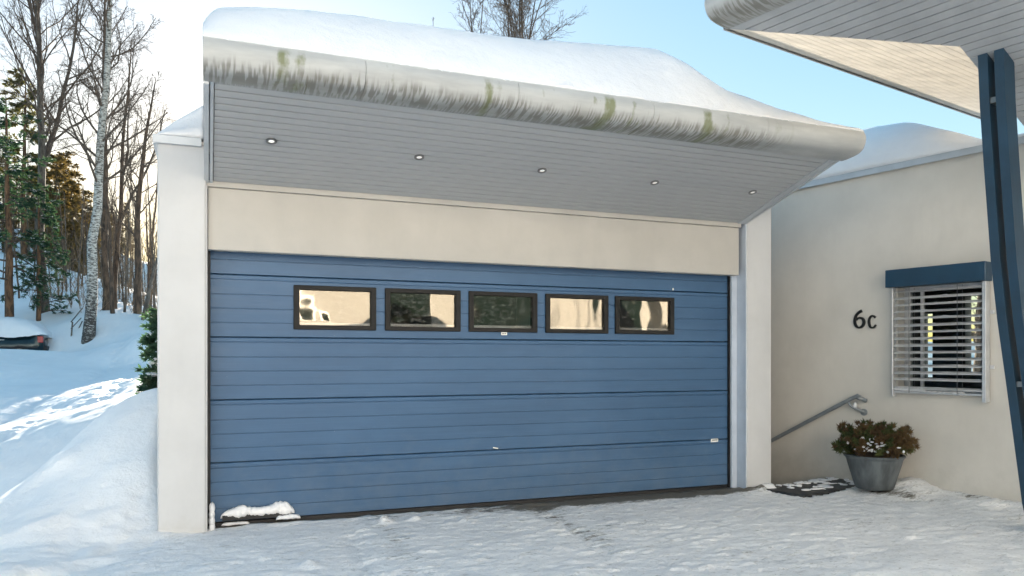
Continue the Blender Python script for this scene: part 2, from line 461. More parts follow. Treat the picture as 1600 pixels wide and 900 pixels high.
M = dict(
    cream=m_plaster('pale_plaster', (.53, .535, .54), -.22),
    wall=m_plaster('cream_house_plaster', (.62, .59, .535), -.02),
    render=m_plaster('white_render', (.78, .775, .76)),
    lintel=m_plaster('beige_lintel_board', (.45, .435, .405)),
    door=m_door(), fascia=m_fascia(),
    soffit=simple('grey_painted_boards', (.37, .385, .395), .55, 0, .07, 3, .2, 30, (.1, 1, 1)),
    soffit2=simple('sun_toned_boards', (.60, .56, .49), .6, 0, .10, 5, .3, 40, (1, 1, 1)),  # canopy boards again, paler and warmer: sunlight put into the colour
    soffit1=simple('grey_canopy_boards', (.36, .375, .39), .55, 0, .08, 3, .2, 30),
    trim=simple('pale_grey_trim', (.44, .47, .50), .4, .2, .06, 5, .05),
    jamb=simple('pale_blue_jamb', (.50, .56, .64), .5, 0, .05, 5, .05),
    black=simple('black_rubber', (.012, .012, .013), .6, 0, .2),
    frame=simple('black_plastic_frame', (.010, .009, .008), .75, 0, .2, 20, .2, 200),
    bluepaint=simple('dark_blue_paint', (.008, .036, .068), .55, .0, .12, 4, .08),
    blueflash=simple('blue_cover_paint', (.012, .05, .095), .35, .1, .1, 4, .05),
    alu=simple('pale_aluminium', (.58, .59, .60), .4, .5, .08, 8, .05),
    slat=simple('grey_blind_slat', (.66, .66, .66), .4, .3, .08, 8, .05),
    zinc=simple('zinc_pot', (.115, .13, .137), .5, .35, .30, 9, .3, 40, (1, 1, .3)),
    rail=simple('grey_painted_rail', (.25, .275, .29), .4, .3, .1, 12, .08),
    slate=simple('dark_wet_slate', (.035, .036, .036), .55, 0, .4, 12, .6, 30),
    dark=simple('dark_interior', (.03, .03, .032), .8), dark2=simple('dim_interior_wall', (.10, .095, .09), .8),
    conc=simple('concrete_floor', (.09, .085, .075), .7, 0, .3, 8, .4),
    white=simple('white_plastic', (.75, .74, .70), .5, 0, .05),
    ink=simple('black_ink', (.01, .01, .01), .5),
    steel=simple('brushed_steel', (.20, .20, .20), .35, .8, .1),
    lens=m_emit('lamp_lens', (1.0, .97, .92), .12),
    snow=m_snow(), ground=m_snow('trodden_snow', True),
    birch=m_bark('birch_bark', 'birch'), brown=m_bark('brown_bark', 'brown'), grey=m_bark('grey_bark', 'grey'), pine=m_bark('pine_bark', 'pine'),
    twig=simple('twig_bark', (.10, .075, .058), .9, 0, .3, 8, 0),
    twig2=simple('pale_twig_bark', (.26, .18, .11), .9, 0, .3, 8, 0),
    needle=m_leaf('green_needles', (.022, .06, .042), (.05, .105, .065), (.09, .13, .07)),
    needle2=m_leaf('golden_green_needles', (.05, .06, .02), (.12, .11, .035), (.16, .13, .05)),
    needle3=m_leaf('olive_brown_needles', (.07, .05, .02), (.16, .11, .045), (.20, .15, .05)),
    cyp_g=m_leaf('cypress_green', (.035, .05, .018), (.10, .115, .038)),
    cyp_b=m_leaf('cypress_brown', (.07, .042, .022), (.16, .10, .045)),
    carp=simple('dark_green_car_paint', (.010, .028, .036), .18, .4, .1, 4, 0),
    carg=simple('tinted_car_glass', (.012, .03, .03), .08, 0, .1, 4, 0),
    red=simple('red_lamp_plastic', (.42, .03, .035), .25, 0, .1, 4, 0),
    pane=m_glass('scratched_acrylic', .06, .013, 2.8, (.75, .75, .75), .03, .12),
    glass=m_glass('window_glass', .0, 0.0, 1, (.86, .9, .88), .0),
    wood=simple('grey_wood', (.12, .10, .08), .8),
)

# ================================================================== TERRAIN
def far_d(px, d):
    """the slope left of the garage lies a little further off"""
    if px > 420: return d
    t = min(1, max(0, (d - 13) / 7)); return d * (1 + .3 * t * t * (3 - 2 * t))
def PZ(px, py, d): return atd(px, py, far_d(px, d))
ctrl = []
for px, py, d in [
    # foot and crest of the ploughed bank beside the garage
    (262, 845, 5.72), (130, 872, 5.25), (0, 892, 4.9), (-150, 900, 4.7),
    (247, 603, 7.6), (225, 612, 7.6), (187, 628, 7.6), (120, 688, 7.0), (53, 750, 6.4), (0, 812, 5.8),
    (150, 780, 6.0), (200, 720, 6.5), (230, 660, 7.0), (100, 830, 5.6),
    # behind the crest, down to the track
    (230, 640, 9.0), (187, 660, 8.8), (100, 720, 8.3), (30, 790, 7.4),
    # track
    (0, 715, 8.9), (0, 660, 12), (0, 625, 15), (60, 655, 12), (100, 640, 13), (150, 603, 16), (190, 577, 19), (225, 583, 16), (238, 598, 13.5), (215, 565, 20),
    (-200, 720, 9.6), (-400, 700, 11),
    # bank in front of the car and beyond
    (10, 552, 22.3), (50, 552, 22.5), (90, 552, 22.8), (-60, 552, 22.3),
    (0, 598, 17.5), (50, 578, 18.5), (100, 562, 20), (140, 550, 22),
    (0, 542, 20.6), (45, 543, 20.9), (95, 547, 21.6),
    (0, 498, 25), (50, 495, 25), (100, 498, 25), (20, 480, 27), (70, 484, 26), (135, 496, 24), (170, 490, 25.5), (215, 498, 25), (240, 503, 24), (180, 530, 21.5), (225, 525, 21),
    (0, 400, 36), (60, 420, 36), (110, 432, 36), (160, 462, 34), (205, 480, 33), (245, 486, 33),
    (0, 340, 60), (100, 380, 60), (200, 430, 60), (260, 478, 60), (400, 520, 60), (320, 515, 34), (500, 530, 36), (700, 510, 45),
    (800, 500, 60), (1200, 530, 60), (1500, 545, 60), (900, 545, 30), (1400, 560, 35),
    (-300, 480, 26), (-300, 380, 40), (-600, 420, 30), (-600, 540, 16), (-300, 560, 18)]:
    ctrl.append(PZ(px, py, d))
for x, y, z in [(-2, 3, .0), (-5, 3, .1), (-9, 5, .4), (-4, -4, 0), (-12, -8, .3), (-30, 0, 2), (-30, -30, 2), (30, -30, 0), (0, -30, 0), (14, 0, 0), (14, 10, 0), (30, 10, 0), (3, 14, .3), (3, 22, 1.2), (9, 14, .2), (9, 22, .6), (-.5, 12, .9), (-1.1, 16, .9), (30, 40, 1), (-60, 30, 14), (-60, 80, 20), (60, 90, 6), (0, 100, 12), (-2.5, 5.4, .02), (-4, 5.6, .1), (0, 9, .5), (0, 5, 0), (4, 5, 0), (-1.2, 5, 0)]:
    ctrl.append(np.array([x, y, z], float))
ctrl = np.array(ctrl)
def tps_fit(P, z, lam=.02):
    n = len(P); d = np.linalg.norm(P[:, None] - P[None], axis=2)
    K = np.where(d > 0, d * d * np.log(d + 1e-12), 0) + lam * np.eye(n)
    Q = np.concatenate([np.ones((n, 1)), P], 1)
    A = np.block([[K, Q], [Q.T, np.zeros((3, 3))]])
    return np.linalg.solve(A, np.concatenate([z, np.zeros(3)]))
_w = tps_fit(ctrl[:, :2], ctrl[:, 2])
def tps(x, y):
    z = _w[-3] + _w[-2] * x + _w[-1] * y
    for i in range(len(ctrl)):
        d2 = (x - ctrl[i, 0]) ** 2 + (y - ctrl[i, 1]) ** 2
        z = z + _w[i] * .5 * d2 * np.log(d2 + 1e-12)
    return z
track_pts = np.array([PZ(*q)[:2] for q in [(-350, 735, 9.0), (-100, 712, 9.8), (20, 672, 11.4), (100, 636, 13.2), (165, 598, 16.5), (205, 575, 19.5), (235, 562, 22.5)]])
def seg_dist(x, y, pts):
    best = np.full(x.shape, 1e9); side = np.zeros(x.shape)
    for a, b in zip(pts[:-1], pts[1:]):
        ab = b - a; L2 = ab @ ab
        t = np.clip(((x - a[0]) * ab[0] + (y - a[1]) * ab[1]) / L2, 0, 1)
        dx, dy = x - a[0] - t * ab[0], y - a[1] - t * ab[1]
        d = np.hypot(dx, dy); s = np.sign(ab[0] * dy - ab[1] * dx)
        side = np.where(d < best, s, side); best = np.minimum(best, d)
    return best, side
# house frame: a along the wall (away from the camera), b into the house
P0 = atZ(1600, 792, 0)
ha = ray(-52); ha[2] = 0; ha /= np.linalg.norm(ha)
hb = np.array([ha[1], -ha[0], 0.0])
UP = np.array([0, 0, 1.0])
def H(s, t, z): return P0 + ha * s + hb * t + UP * z
def wallpt(x, y, t=0.0): return on_plane(x, y, P0 + hb * t, hb)
def sz(x, y, t=0.0):
    q = wallpt(x, y, t); return float(np.dot(q - P0, ha)), float(q[2])

CAR = PZ(60, 548, 22.3)
def ground_z(x, y, detail=True):
    x = np.asarray(x, float); y = np.asarray(y, float)
    far = tps(np.clip(x, -70, 70), np.clip(y, -35, 100))
    r = np.hypot(x, y)
    far = np.where(r > 90, far * np.clip(1.6 - r / 150, .35, 1), far)
    s = (x - P0[0]) * ha[0] + (y - P0[1]) * ha[1]; t = (x - P0[0]) * hb[0] + (y - P0[1]) * hb[1]
    # driveway mask: 1 on the cleared drive
    toe = -.34 - .50 * np.clip((6.35 - y), 0, 1.2) / .56 * .56
    drive = sstep(-.15, .25, x - toe) * (1 - sstep(7.2, 8.2, y)) 
    drive = np.where((y < 5.2), np.maximum(drive, sstep(-1.9, -1.3, x)), drive)
    z = far * (1 - drive)
    if detail:
        lo = fbm(x * .9, y * .9, 4, 3) * .05
        sn = (1 - drive)
        near = np.clip(1.2 - r / 60, 0, 1)
        lump = fbm(x * 3.2, y * 3.2, 4, 21) * .035 + np.maximum(0, fbm(x * 1.7, y * 1.7, 3, 31)) * .08
        dtr, _ = seg_dist(x, y, track_pts)
        z = z + sn * near * (lo + lump) * (1 - .75 * np.exp(-(dtr / 2.2) ** 4)) + (1 - near) * fbm(x * .08, y * .08, 4, 5) * 1.5
        # packed, scuffed drive
        z = z + drive * (fbm(x * 2.2, y * 3.0, 4, 8) * .010 + np.abs(fbm(x * 6, y * 16, 4, 9)) * .016 + np.maximum(0, fbm(x * 7, y * 22, 3, 14) - .2) * .022)
        # tyre ribs on the drive, leading to the door
        for xa, xb in ((1.12, .75), (2.85, 2.35)):
            cx = xa + (xb - xa) * (6.6 - y) / 3.0
            w = np.exp(-((x - cx) / .11) ** 2) * drive * (y < 6.5) * sstep(3.2, 4.5, y)
            z = z + w * (-.012 + .007 * np.sin(y * 95 + 3 * np.sin(x * 20)))
        # car tracks up the hill
        d, sd = seg_dist(x, y, track_pts)
        wid = np.exp(-(d / 1.7) ** 4)
        rut = np.exp(-((d - .72) / .26) ** 2)
        z = z - rut * .085 - wid * .02 + rut * fbm(x * 7, y * 7, 3, 41) * .07 + wid * fbm(x * 3, y * 3, 3, 43) * .025 + wid * (1 - rut) * np.abs(fbm(x * 9, y * 9, 2, 45)) * .03
        # crumbly lower slope of the bank
        bz = np.exp(-((x - toe + .25) / .35) ** 2) * (y > 4.5) * (y < 7.0)
        z = z + bz * (fbm(x * 8, y * 8, 4, 51) * .03)
    # snow drifted against the house wall
    hw = np.exp(-((t + .10) / .38) ** 2) * (s > -2.5) * (s < 1.75)
    z = z + drive * hw * (.045 + .085 * np.exp(-((s - .93) / .20) ** 2) + .03 * fbm(s * 5, t * 5, 3, 61) + .02 * np.exp(-((s - 1.4) / .4) ** 2))
    # little drift at the right pier foot
    q = np.exp(-(((x - 5.40) / .28) ** 2 + ((y - 6.36) / .09) ** 2))
    z = z + q * (.05 + .03 * fbm(x * 12, y * 12, 3, 71))
    # clods
    for cx, cy, h, w in ((6.05, 3.95, .07, .14), (6.35, 4.05, .05, .1), (1.35, 6.25, .05, .06), (1.62, 6.28, .035, .05), (.62, 5.15, .03, .06), (2.0, 6.05, .03, .05)):
        z = z + h * np.exp(-((x - cx) ** 2 + (y - cy) ** 2) / w ** 2) * (1 + .5 * fbm(x * 20, y * 20, 2, 81))
    # hollows under the buildings and the sunken stair
    g = (x > -.30) & (x < 5.44) & (y > 6.58)
    z = np.where(g, -.12, z)
    z = np.where((t > .06) & (t < 7) & (s > -4) & (s < 6), -.15, z)
    st = (x > 5.44) & (t < .06) & (s > 1.42) & (s < 8)
    z = np.where(st, -1.9, z)
    # bare strip before the door is lower
    return z
def axis(segs):
    out = []
    for a, b, step in segs: out.append(np.arange(a, b - 1e-6, step))
    return np.concatenate(out + [[segs[-1][1]]])
def grow(a, b, n): # geometric growth from a to b
    t = np.linspace(0, 1, n + 1)[1:]; return a + (b - a) * t ** 2.6
gx = np.concatenate([-grow(18, 900, 40)[::-1], axis([(-18, -6.5, .15), (-6.5, -2.5, .06), (-2.5, -.5, .04), (-.5, 7.4, .026), (7.4, 12, .4)]), grow(12, 900, 40)])
gy = np.concatenate([-grow(12, 900, 30)[::-1], axis([(-12, 2.5, .5), (2.5, 4, .05), (4, 6.7, .024), (6.7, 9, .045), (9, 32, .085), (32, 44, .3)]), grow(44, 1200, 50)])
GX, GY = np.meshgrid(gx, gy)
GZ = ground_z(GX, GY)
nx, ny = len(gx), len(gy)
V = np.stack([GX, GY, GZ], -1).reshape(-1, 3)
ii = (np.arange(ny - 1)[:, None] * nx + np.arange(nx - 1)[None, :]).reshape(-1)
F = np.stack([ii, ii + 1, ii + nx + 1, ii + nx], 1)
ground = np_mesh('snowy_ground', V, F, M['ground'], smooth=True)
tag(ground, kind='structure')
x, y = V[:, 0], V[:, 1]
s_ = (x - P0[0]) * ha[0] + (y - P0[1]) * ha[1]; t_ = (x - P0[0]) * hb[0] + (y - P0[1]) * hb[1]
dirt = np.zeros(len(V))
strip = np.exp(-((y - 6.47) / .16) ** 2) * sstep(1.0, 2.6, x) * (x < 5.3)
dirt += strip * (.5 + .9 * sstep(2.0, 3.6, x)) + np.exp(-((y - 6.52) / .10) ** 2) * sstep(3.6, 4.2, x) * (x < 5.25) * .9
for xa, xb, k in ((1.38, 1.12, .26), (2.85, 2.55, .30)):
    cx = xa + (xb - xa) * (6.6 - y) / 3.0 + .08 * fbm(y * 2, y * 0 + 3, 3, 5)
    dirt += k * np.exp(-((x - cx) / .12) ** 2) * sstep(4.2, 5.2, y) * (y < 6.7) * (1.0 + .5 * fbm(x * 3, y * 3, 3, 12))
dirt += .8 * np.exp(-((t_ + .10) / .07) ** 2) * (s_ < .45) * (.5 + .6 * fbm(s_ * 4, t_ * 4, 3, 2))
dirt += .65 * np.exp(-((s_ - .95) / .35) ** 2 - ((t_ + .5) / .09) ** 2)
dirt += .28 * np.clip(fbm(x * 1.6, y * 2.5, 4, 91) + .12, 0, 1) * sstep(.9, 2.4, x)
packed = ((y < 7) & (y > -8)) * sstep(-.35, .15, x - (-.34 - .5 * np.clip((6.35 - y), 0, 1.2))) 
packed = np.clip(packed, 0, 1)
d_, _ = seg_dist(x, y, track_pts)
packed = np.maximum(packed, .35 * np.exp(-((d_ - .72) / .4) ** 2))
for nm, ar in (('dirt', np.clip(dirt, 0, 1.6) * (packed > .4)), ('packed', packed)):
    at_ = ground.data.attributes.new(nm, 'FLOAT', 'POINT'); at_.data.foreach_set('value', ar.astype(np.float32))

# ================================================================== GARAGE
YF, YD, YL = 6.445, 6.66, 6.50
XR = 5.18
ZL, ZR = 3.03, 3.03
gar = thing('garage', (2.55, YF, 0), 'garage with white piers and a wide tilted grey soffit over its blue door', 'garage')
MB().box(-.36, -.012, YF, 13.0, -.3, ZL, .012).build('side_wall', M['cream'], gar)
MB().box(XR + .001, 5.50, YF, 13.0, -1.9, 3.0, .012).build('side_wall', M['cream'], gar)
MB().box(-.012, XR, 12.8, 12.98, -.1, ZL, 0).build('back_wall', M['dark2'], gar)
MB().box(-.01, XR - .001, 6.60, 12.79, -.10, -.006, 0).build('floor_slab', M['conc'], gar)
MB().box(-.01, XR - .001, 6.62, 12.79, 2.80, 3.02, 0).build('roof_slab', M['dark2'], gar)
# lintel with its thin top bead
MB().box(.0, 5.125, YL, YL + .10, 2.222, 2.715, .006).build('lintel', M['lintel'], gar)
MB().box(-.008, 5.14, YL - .02, YL + .08, 2.717, 2.765, .004).build('lintel_bead', M['lintel'], gar)
MB().box(.0, XR - .002, YL + .10, YL + .2, 2.25, 3.0).build('lintel_backing', M['dark'], gar)
# jambs
MB().box(5.115, XR, YL + .102, YD + .12, -.05, 2.6, .004).build('door_jamb', M['jamb'], gar)
MB().box(XR - .004, XR + .001, YF + .01, YL + .10, -.05, 2.76).build('pier_inner_face', M['jamb'], gar)  # thin sheet over the pier's inner face, blue light put into its colour
MB().box(5.100, 5.114, YL + .13, YD + .05, .0, 2.25).build('door_seal', M['black'], gar)
MB().box(-.010, .018, YL + .10, YD + .05, .0, 2.25).build('door_seal', M['black'], gar)
MB().box(-.011, -.004, YF + .012, YL + .1, -.02, 2.72).build('pier_inner_face', M['cream'], gar)
# coping on the left pier and along the roof edge
cp = MB(); cp.box(-.39, -.045, YF - .03, YF + .012, 3.008, 3.072, .003); cp.box(-.39, -.36, YF + .012, 13, 3.008, 3.072, .003); cp.box(-.36, 0.0, YF + .012, 13, 3.032, 3.050)
cp.build('coping', M['trim'], gar)
MB().box(-.10, -.02, YF - .025, YF + .02, 3.018, 3.045).build('coping_clip', M['steel'], gar)
cpr = MB(); cpr.box(5.10, 5.54, YF + .3, 13, 3.002, 3.05, .003); cpr.build('coping', M['trim'], gar)
# --- canopy
YN, ZN = 5.215, 3.115      # outer edge of soffit
YI, ZI = 6.475, 2.757      # inner edge
NP = 17
L = math.hypot(YN - YI, ZN - ZI); w = L / NP
ey = np.array([0, (YN - YI) / L, (ZN - ZI) / L]); en = np.cross([1, 0, 0], ey); en = en / np.linalg.norm(en)
if en[2] < 0: en = -en
org = np.array([0, YI, ZI])
XS0, XS1 = .04, 5.085
def plank(name, x0, x1, parent, mat):
    mb = MB(); mb.obox(org, (1, 0, 0), ey, en, x0, x1, .0058, w - .0058, 0, .018, .002)
    return mb.build(name, mat, parent)
p0_ = plank('soffit_plank', XS0, XS1, gar, M['soffit'])
for i in range(1, NP):
    c = twin(p0_, ey * w * i, gar)
MB().obox(org, (1, 0, 0), ey, en, XS0, XS1, 0, L, .02, .03).build('soffit_backing', M['black'], gar)
MB().obox(org, (1, 0, 0), ey, en, .012, XS0 - .004, -.01, L + .03, -.012, .05, .003).build('edge_trim', M['trim'], gar)
MB().obox(org, (1, 0, 0), ey, en, XS1 + .003, XS1 + .075, .0, L - .01, -.006, .05, .003).build('edge_trim', M['trim'], gar)
MB().obox(org, (1, 0, 0), ey, en, XS1 + .078, XS1 + .105, -.015, L + .05, -.012, .09, .003).build('edge_trim', M['trim'], gar)
# left end board (tall, seen nearly edge on)
MB().prism([(-.028, YI + .03, ZI - .02), (-.028, YN - .02, ZN - .02), (-.028, YN - .06, ZN + .22), (-.028, YI + .03, 3.25)], (.034, 0, 0)).build('end_board', M['trim'], gar)
MB().prism([(5.19, YI + .03, ZI + .03), (5.19, YN + .01, ZN + .03), (5.19, YN - .04, 3.30), (5.19, YI + .03, 3.25)], (.03, 0, 0)).build('end_board', M['trim'], gar)
# rounded fascia
def bull_profile(k=16):
    """(outward, up) points from the top edge round to the soffit edge; outward 0 = soffit edge"""
    pts = []
    P = [(.245, .188), (.265, .15), (.272, .12), (.262, .075), (.235, .035), (.19, .010), (.12, .0), (.05, -.006), (0, -.006)]
    P = np.array(P)
    t = np.linspace(0, len(P) - 1, k)
    return np.stack([np.interp(t, range(len(P)), P[:, 0]), np.interp(t, range(len(P)), P[:, 1])], 1)
def bullnose(name, A, B, outv, parent, segs, total=None, u0=0.0, prof=None):
    """sheet from A to B (soffit outer edge), curved towards outv; one mesh per sheet with joints"""
    A, B, outv = [np.array(q, float) for q in (A, B, outv)]
    d = B - A; Lt = np.linalg.norm(d); d /= Lt
    prof = bull_profile() if prof is None else prof
    cum = np.concatenate([[0], np.cumsum(np.linalg.norm(np.diff(prof, axis=0), axis=1))]); cum /= cum[-1]
    cuts = np.concatenate([[0], segs, [Lt]])
    for a, b in zip(cuts[:-1], cuts[1:]):
        us = np.linspace(a + .0015, b - .0015, max(2, int((b - a) / .15)))
        k = len(prof)
        Vv = []; uvs = []
        for u in us:
            for (o_, h_), c_ in zip(prof, cum):
                Vv.append(A + d * u + outv * o_ + UP * h_); uvs.append((u0 + u, c_))
        n1 = len(Vv)
        for u in us:
            for (o_, h_), c_ in zip(prof, cum):
                Vv.append(A + d * u + outv * (o_ * .97 - .01) + UP * (h_ * .92 + .012)); uvs.append((u0 + u, c_))
        Fs = []
        m_ = len(us)
        for i in range(m_ - 1):
            for j in range(k - 1):
                q = (i * k + j, i * k + j + 1, (i + 1) * k + j + 1, (i + 1) * k + j)
                Fs.append(q); Fs.append(tuple(n1 + v for v in q[::-1]))
            for j in (0, k - 1):
                Fs.append((i * k + j, (i + 1) * k + j, n1 + (i + 1) * k + j, n1 + i * k + j))
        for i in (0, m_ - 1):
            for j in range(k - 1): Fs.append((i * k + j, i * k + j + 1, n1 + i * k + j + 1, n1 + i * k + j))
        o = np_mesh(name, Vv, Fs, M['fascia'], parent)
        uvl = o.data.uv_layers.new(name='UVMap')
        li = np.empty(len(o.data.loops), np.int32); o.data.loops.foreach_get('vertex_index', li)
        uvl.data.foreach_set('uv', np.array(uvs)[li].astype(np.float32).ravel())
        fix_normals(o); smooth_by_angle(o, 35)
        # end cap
    return
bullnose('fascia_sheet', (-.028, YN, ZN), (5.225, YN, ZN), (0, -1, 0), gar, [.98, 2.05, 3.15, 4.22])
# closing cheeks of the rounded fascia
pf = bull_profile()
for xx in (-.026, 5.218):
    poly = [(xx, YN - o_ * .985, ZN + h_ * .97 + .002) for o_, h_ in pf] + [(xx, YN, ZN + .2)]
    MB().prism(poly, (.006, 0, 0)).build('fascia_cheek', M['trim'], gar)
MB().prism([(0.0, YN - .2, ZN + .176), (0.0, 6.9, 3.10), (0.0, 6.9, 3.04), (0, YN - .2, ZN + .15)], (5.2, 0, 0)).build('canopy_deck', M['steel'], gar)
MB().box(-.028, 5.225, YN - .246, YN - .215, ZN + .182, ZN + .191).build('drip_edge', M['trim'], gar)

# --- recessed lamps
lamp_lbl = ['recessed round lamp in the grey soffit, nearest the left end', 'recessed round lamp in the grey soffit, second from the left end',
            'recessed round lamp in the middle of the grey soffit', 'recessed round lamp in the grey soffit, second from the right end', 'recessed round lamp in the grey soffit, nearest the right end']
nrm = en
for (px, py), lb in zip([(424, 220), (655, 245), (847, 266), (1023, 285), (1176, 300)], lamp_lbl):
    q = on_plane(px, py, org - en * .004, en)
    t = thing('recessed_lamp', q, lb, 'lamp', 'recessed lamps in the garage soffit')
    A1 = np.array([1., 0, 0]); B1 = ey
    def disc(r0, r1, h0, h1, k=20):
        Vv = []; Fs = []
        for r, h in ((r0, h0), (r1, h0 - .0), (r1, h1), (r0, h1)):
            for j in range(k):
                an = 2 * math.pi * j / k
                Vv.append(q + A1 * r * math.cos(an) + B1 * r * math.sin(an) - en * h)
        for i in range(4):
            for j in range(k): Fs.append((i * k + j, i * k + (j + 1) % k, ((i + 1) % 4) * k + (j + 1) % k, ((i + 1) % 4) * k + j))
        mb = MB(); mb.add(Vv, Fs); return mb
    disc(.022, .040, .0, .007).build('lamp_ring', M['steel'], t, True)
    k = 16; mb = MB(); mb.add([q + A1 * .022 * math.cos(2 * math.pi * j / k) + B1 * .022 * math.sin(2 * math.pi * j / k) - en * .003 for j in range(k)], [tuple(range(k))])
    mb.add([q + A1 * .022 * math.cos(2 * math.pi * j / k) + B1 * .022 * math.sin(2 * math.pi * j / k) - en * .001 for j in range(k)], [tuple(range(k))[::-1]])
    mb.build('lamp_lens', M['lens'], t)

# --- garage door
DX0, DX1 = .020, 5.098
gd = thing('garage_door', (2.55, YD, 0), 'wide blue sectional garage door with five small windows', 'garage door')
secs = [(.028, .508), (.512, 1.020), (1.024, 1.533), (1.537, 2.046), (2.050, 2.56)]
def panel_profile(z0, z1):
    """(y,z) outline of the front: hinge ribs at both ends, shallow grooves between"""
    P = [(0.012, z0), (0.0, z0 + .004)]
    g = z0 + .012
    step = (z1 - z0 - .045) / 4
    for i in range(4):
        zt = z0 + step * (i + 1)
        if i < 3: P += [(0.0, zt - .0045), (.006, zt - .002), (.006, zt + .002), (0.0, zt + .0045)]
    zt = z1 - .040
    P += [(0.0, zt - .005), (.006, zt - .003), (.006, zt + .001), (-.001, zt + .006), (-.002, z1 - .008), (0.004, z1 - .003), (.012, z1)]
    return P
wins = [(459, 588), (602, 720), (733, 840), (853, 951), (962, 1054)]
wX = [(atY(a, 480, YD - .02)[0], atY(b, 480, YD - .02)[0]) for a, b in wins]
wZ = (atY(459, 514.5, YD - .02)[2], atY(459, 445, YD - .02)[2])
for si, (z0, z1) in enumerate(secs):
    P = panel_profile(z0, z1)
    outline = P + [(.045, z1), (.045, z0)]
    if si == 3:
        # window section: pieces between the windows, split above / below
        zc0, zc1 = wZ[0] + .03, wZ[1] - .03
        def clipped(P, lo, hi):
            out = []
            for (ya, za), (yb, zb) in zip(P[:-1], P[1:]):
                def at_(z): return ya + (yb - ya) * (z - za) / (zb - za + 1e-9)
                if za <= lo <= zb: out.append((at_(lo), lo))
                if lo < zb < hi: out.append((yb, zb))
                if za <= hi <= zb: out.append((at_(hi), hi))
            return out
        mb = MB()
        def slab(pp, xa, xb):
            pp = pp + [(.045, pp[-1][1]), (.045, pp[0][1])]
            mb.prism([(xa, YD + yy, zz) for yy, zz in pp], (xb - xa, 0, 0))
        slab([P[0]] + clipped(P, z0 + .0001, zc0), DX0, DX1)
        slab(clipped(P, zc1, z1 - .0001) + [P[-1]], DX0, DX1)
        xs = [DX0] + [v for ab in wX for v in (ab[0] + .03, ab[1] - .03)] + [DX1]
        for j in range(0, len(xs), 2): slab(clipped(P, zc0, zc1), xs[j], xs[j + 1])
        mb.build('door_panel', M['door'], gd)
    else:
        MB().prism([(DX0, YD + yy, zz) for yy, zz in outline], (DX1 - DX0, 0, 0)).build('door_panel', M['door'], gd)
MB().box(DX0, DX1, YD - .002, YD + .04, -.012, .026, .006).build('bottom_seal', M['black'], gd)
for (xa, xb) in wX:
    m1 = MB(); fw = .048; z0, z1 = wZ; yo = YD - .022
    m1.box(xa, xb, yo, YD + .05, z0, z0 + fw * .8, .005); m1.box(xa, xb, yo, YD + .05, z1 - fw * .8, z1, .005)
    m1.box(xa, xa + fw, yo - .001, YD + .049, z0 + .001, z1 - .001, .005); m1.box(xb - fw, xb, yo - .001, YD + .049, z0 + .001, z1 - .001, .005)
    wdw = m1.build('window_frame', M['frame'], gd)
    MB().box(xa + fw, xb - fw, YD + .008, YD + .011, z0 + .04, z1 - .04).build('pane', M['pane'], wdw)
    MB().box(xa + fw, xb - fw, YD + .020, YD + .045, z0 + .038, z0 + .062).build('sill_strip', M['alu'], wdw)
q = atY(787, 521, YD); lp = MB().box(q[0] - .030, q[0] + .030, YD - .014, YD - .006, q[2] - .016, q[2] + .012, .002).build('maker_plate', M['white'], gd)
MB().box(q[0] - .020, q[0] - .004, YD - .0155, YD - .014, q[2] - .006, q[2] + .001).build('print', M['ink'], lp)
MB().box(q[0] + .002, q[0] + .018, YD - .0155, YD - .014, q[2] - .006, q[2] + .001).build('print', M['ink'], lp)
q = atY(1116, 688, YD); lp = MB().box(q[0] - .045, q[0] + .045, YD - .008, YD - .001, q[2] - .018, q[2] + .018, .002).build('maker_plate', M['white'], gd)
MB().box(q[0] - .034, q[0] + .034, YD - .0095, YD - .008, q[2] + .0, q[2] + .008).build('print', M['ink'], lp)
q = atY(774, 700, YD); MB().obox(q, (.98, 0, -.2), (0, 1, 0), (.2, 0, .98), -.025, .025, -.012, .0, -.005, .006, .002).build('lock_tab', M['white'], gd)
q = atY(1051, 452, YD); MB().box(q[0] - .006, q[0] + .006, YD - .01, YD, q[2] - .012, q[2] + .012).build('bolt_cap', M['white'], gd)
# foot rail low on the door
qa, qb = atY(348, 812, YD - .03), atY(450, 806, YD - .03)
sh = MB(); sh.box(qa[0], qb[0], YD - .055, YD + .002, .045, .058); sh.box(qa[0], qb[0], YD - .058, YD - .050, .045, .088); sh.box(qa[0] - .004, qa[0], YD - .058, YD + .0, .045, .088); sh.box(qb[0], qb[0] + .004, YD - .058, YD + .0, .045, .088)
sh.build('foot_rail', M['black'], gd)

def snow_lump(name, pts, label=None, cat='snow', seed=0, n=3, parent=None, kind=None):
    """joined lumpy snow made of displaced balls; pts: (x,y,z,rx,ry,rz)"""
    parts = []
    for qi, (cx, cy, cz, rx, ry, rz) in enumerate(pts):
        U, W = 14, 9
        th = np.linspace(0, math.pi, W); ph = np.arange(U) * 2 * math.pi / U
        T, Pp = np.meshgrid(th, ph, indexing='ij')
        nzv = 1 + .28 * fbm(np.cos(Pp) * 2.3 + seed + qi * 3.1, np.sin(Pp) * 2.3 + T * 2.1, 3, seed + qi)
        X = cx + rx * np.sin(T) * np.cos(Pp) * nzv; Yv = cy + ry * np.sin(T) * np.sin(Pp) * nzv; Z = cz + rz * np.cos(T) * nzv
        Vv = np.stack([X, Yv, Z], -1).reshape(-1, 3)
        i = np.arange(W - 1)[:, None] * U; j = np.arange(U)[None]; j2 = (j + 1) % U
        parts.append((Vv, np.stack([i + j, i + U + j, i + U + j2, i + j2], -1).reshape(-1, 4)))
    Vv, Ff = merge(parts)
    o = np_mesh(name, Vv, Ff, M['snow'], parent, smooth=True)
    if label: tag(o, label, cat)
    if kind: o['kind'] = kind
    return o
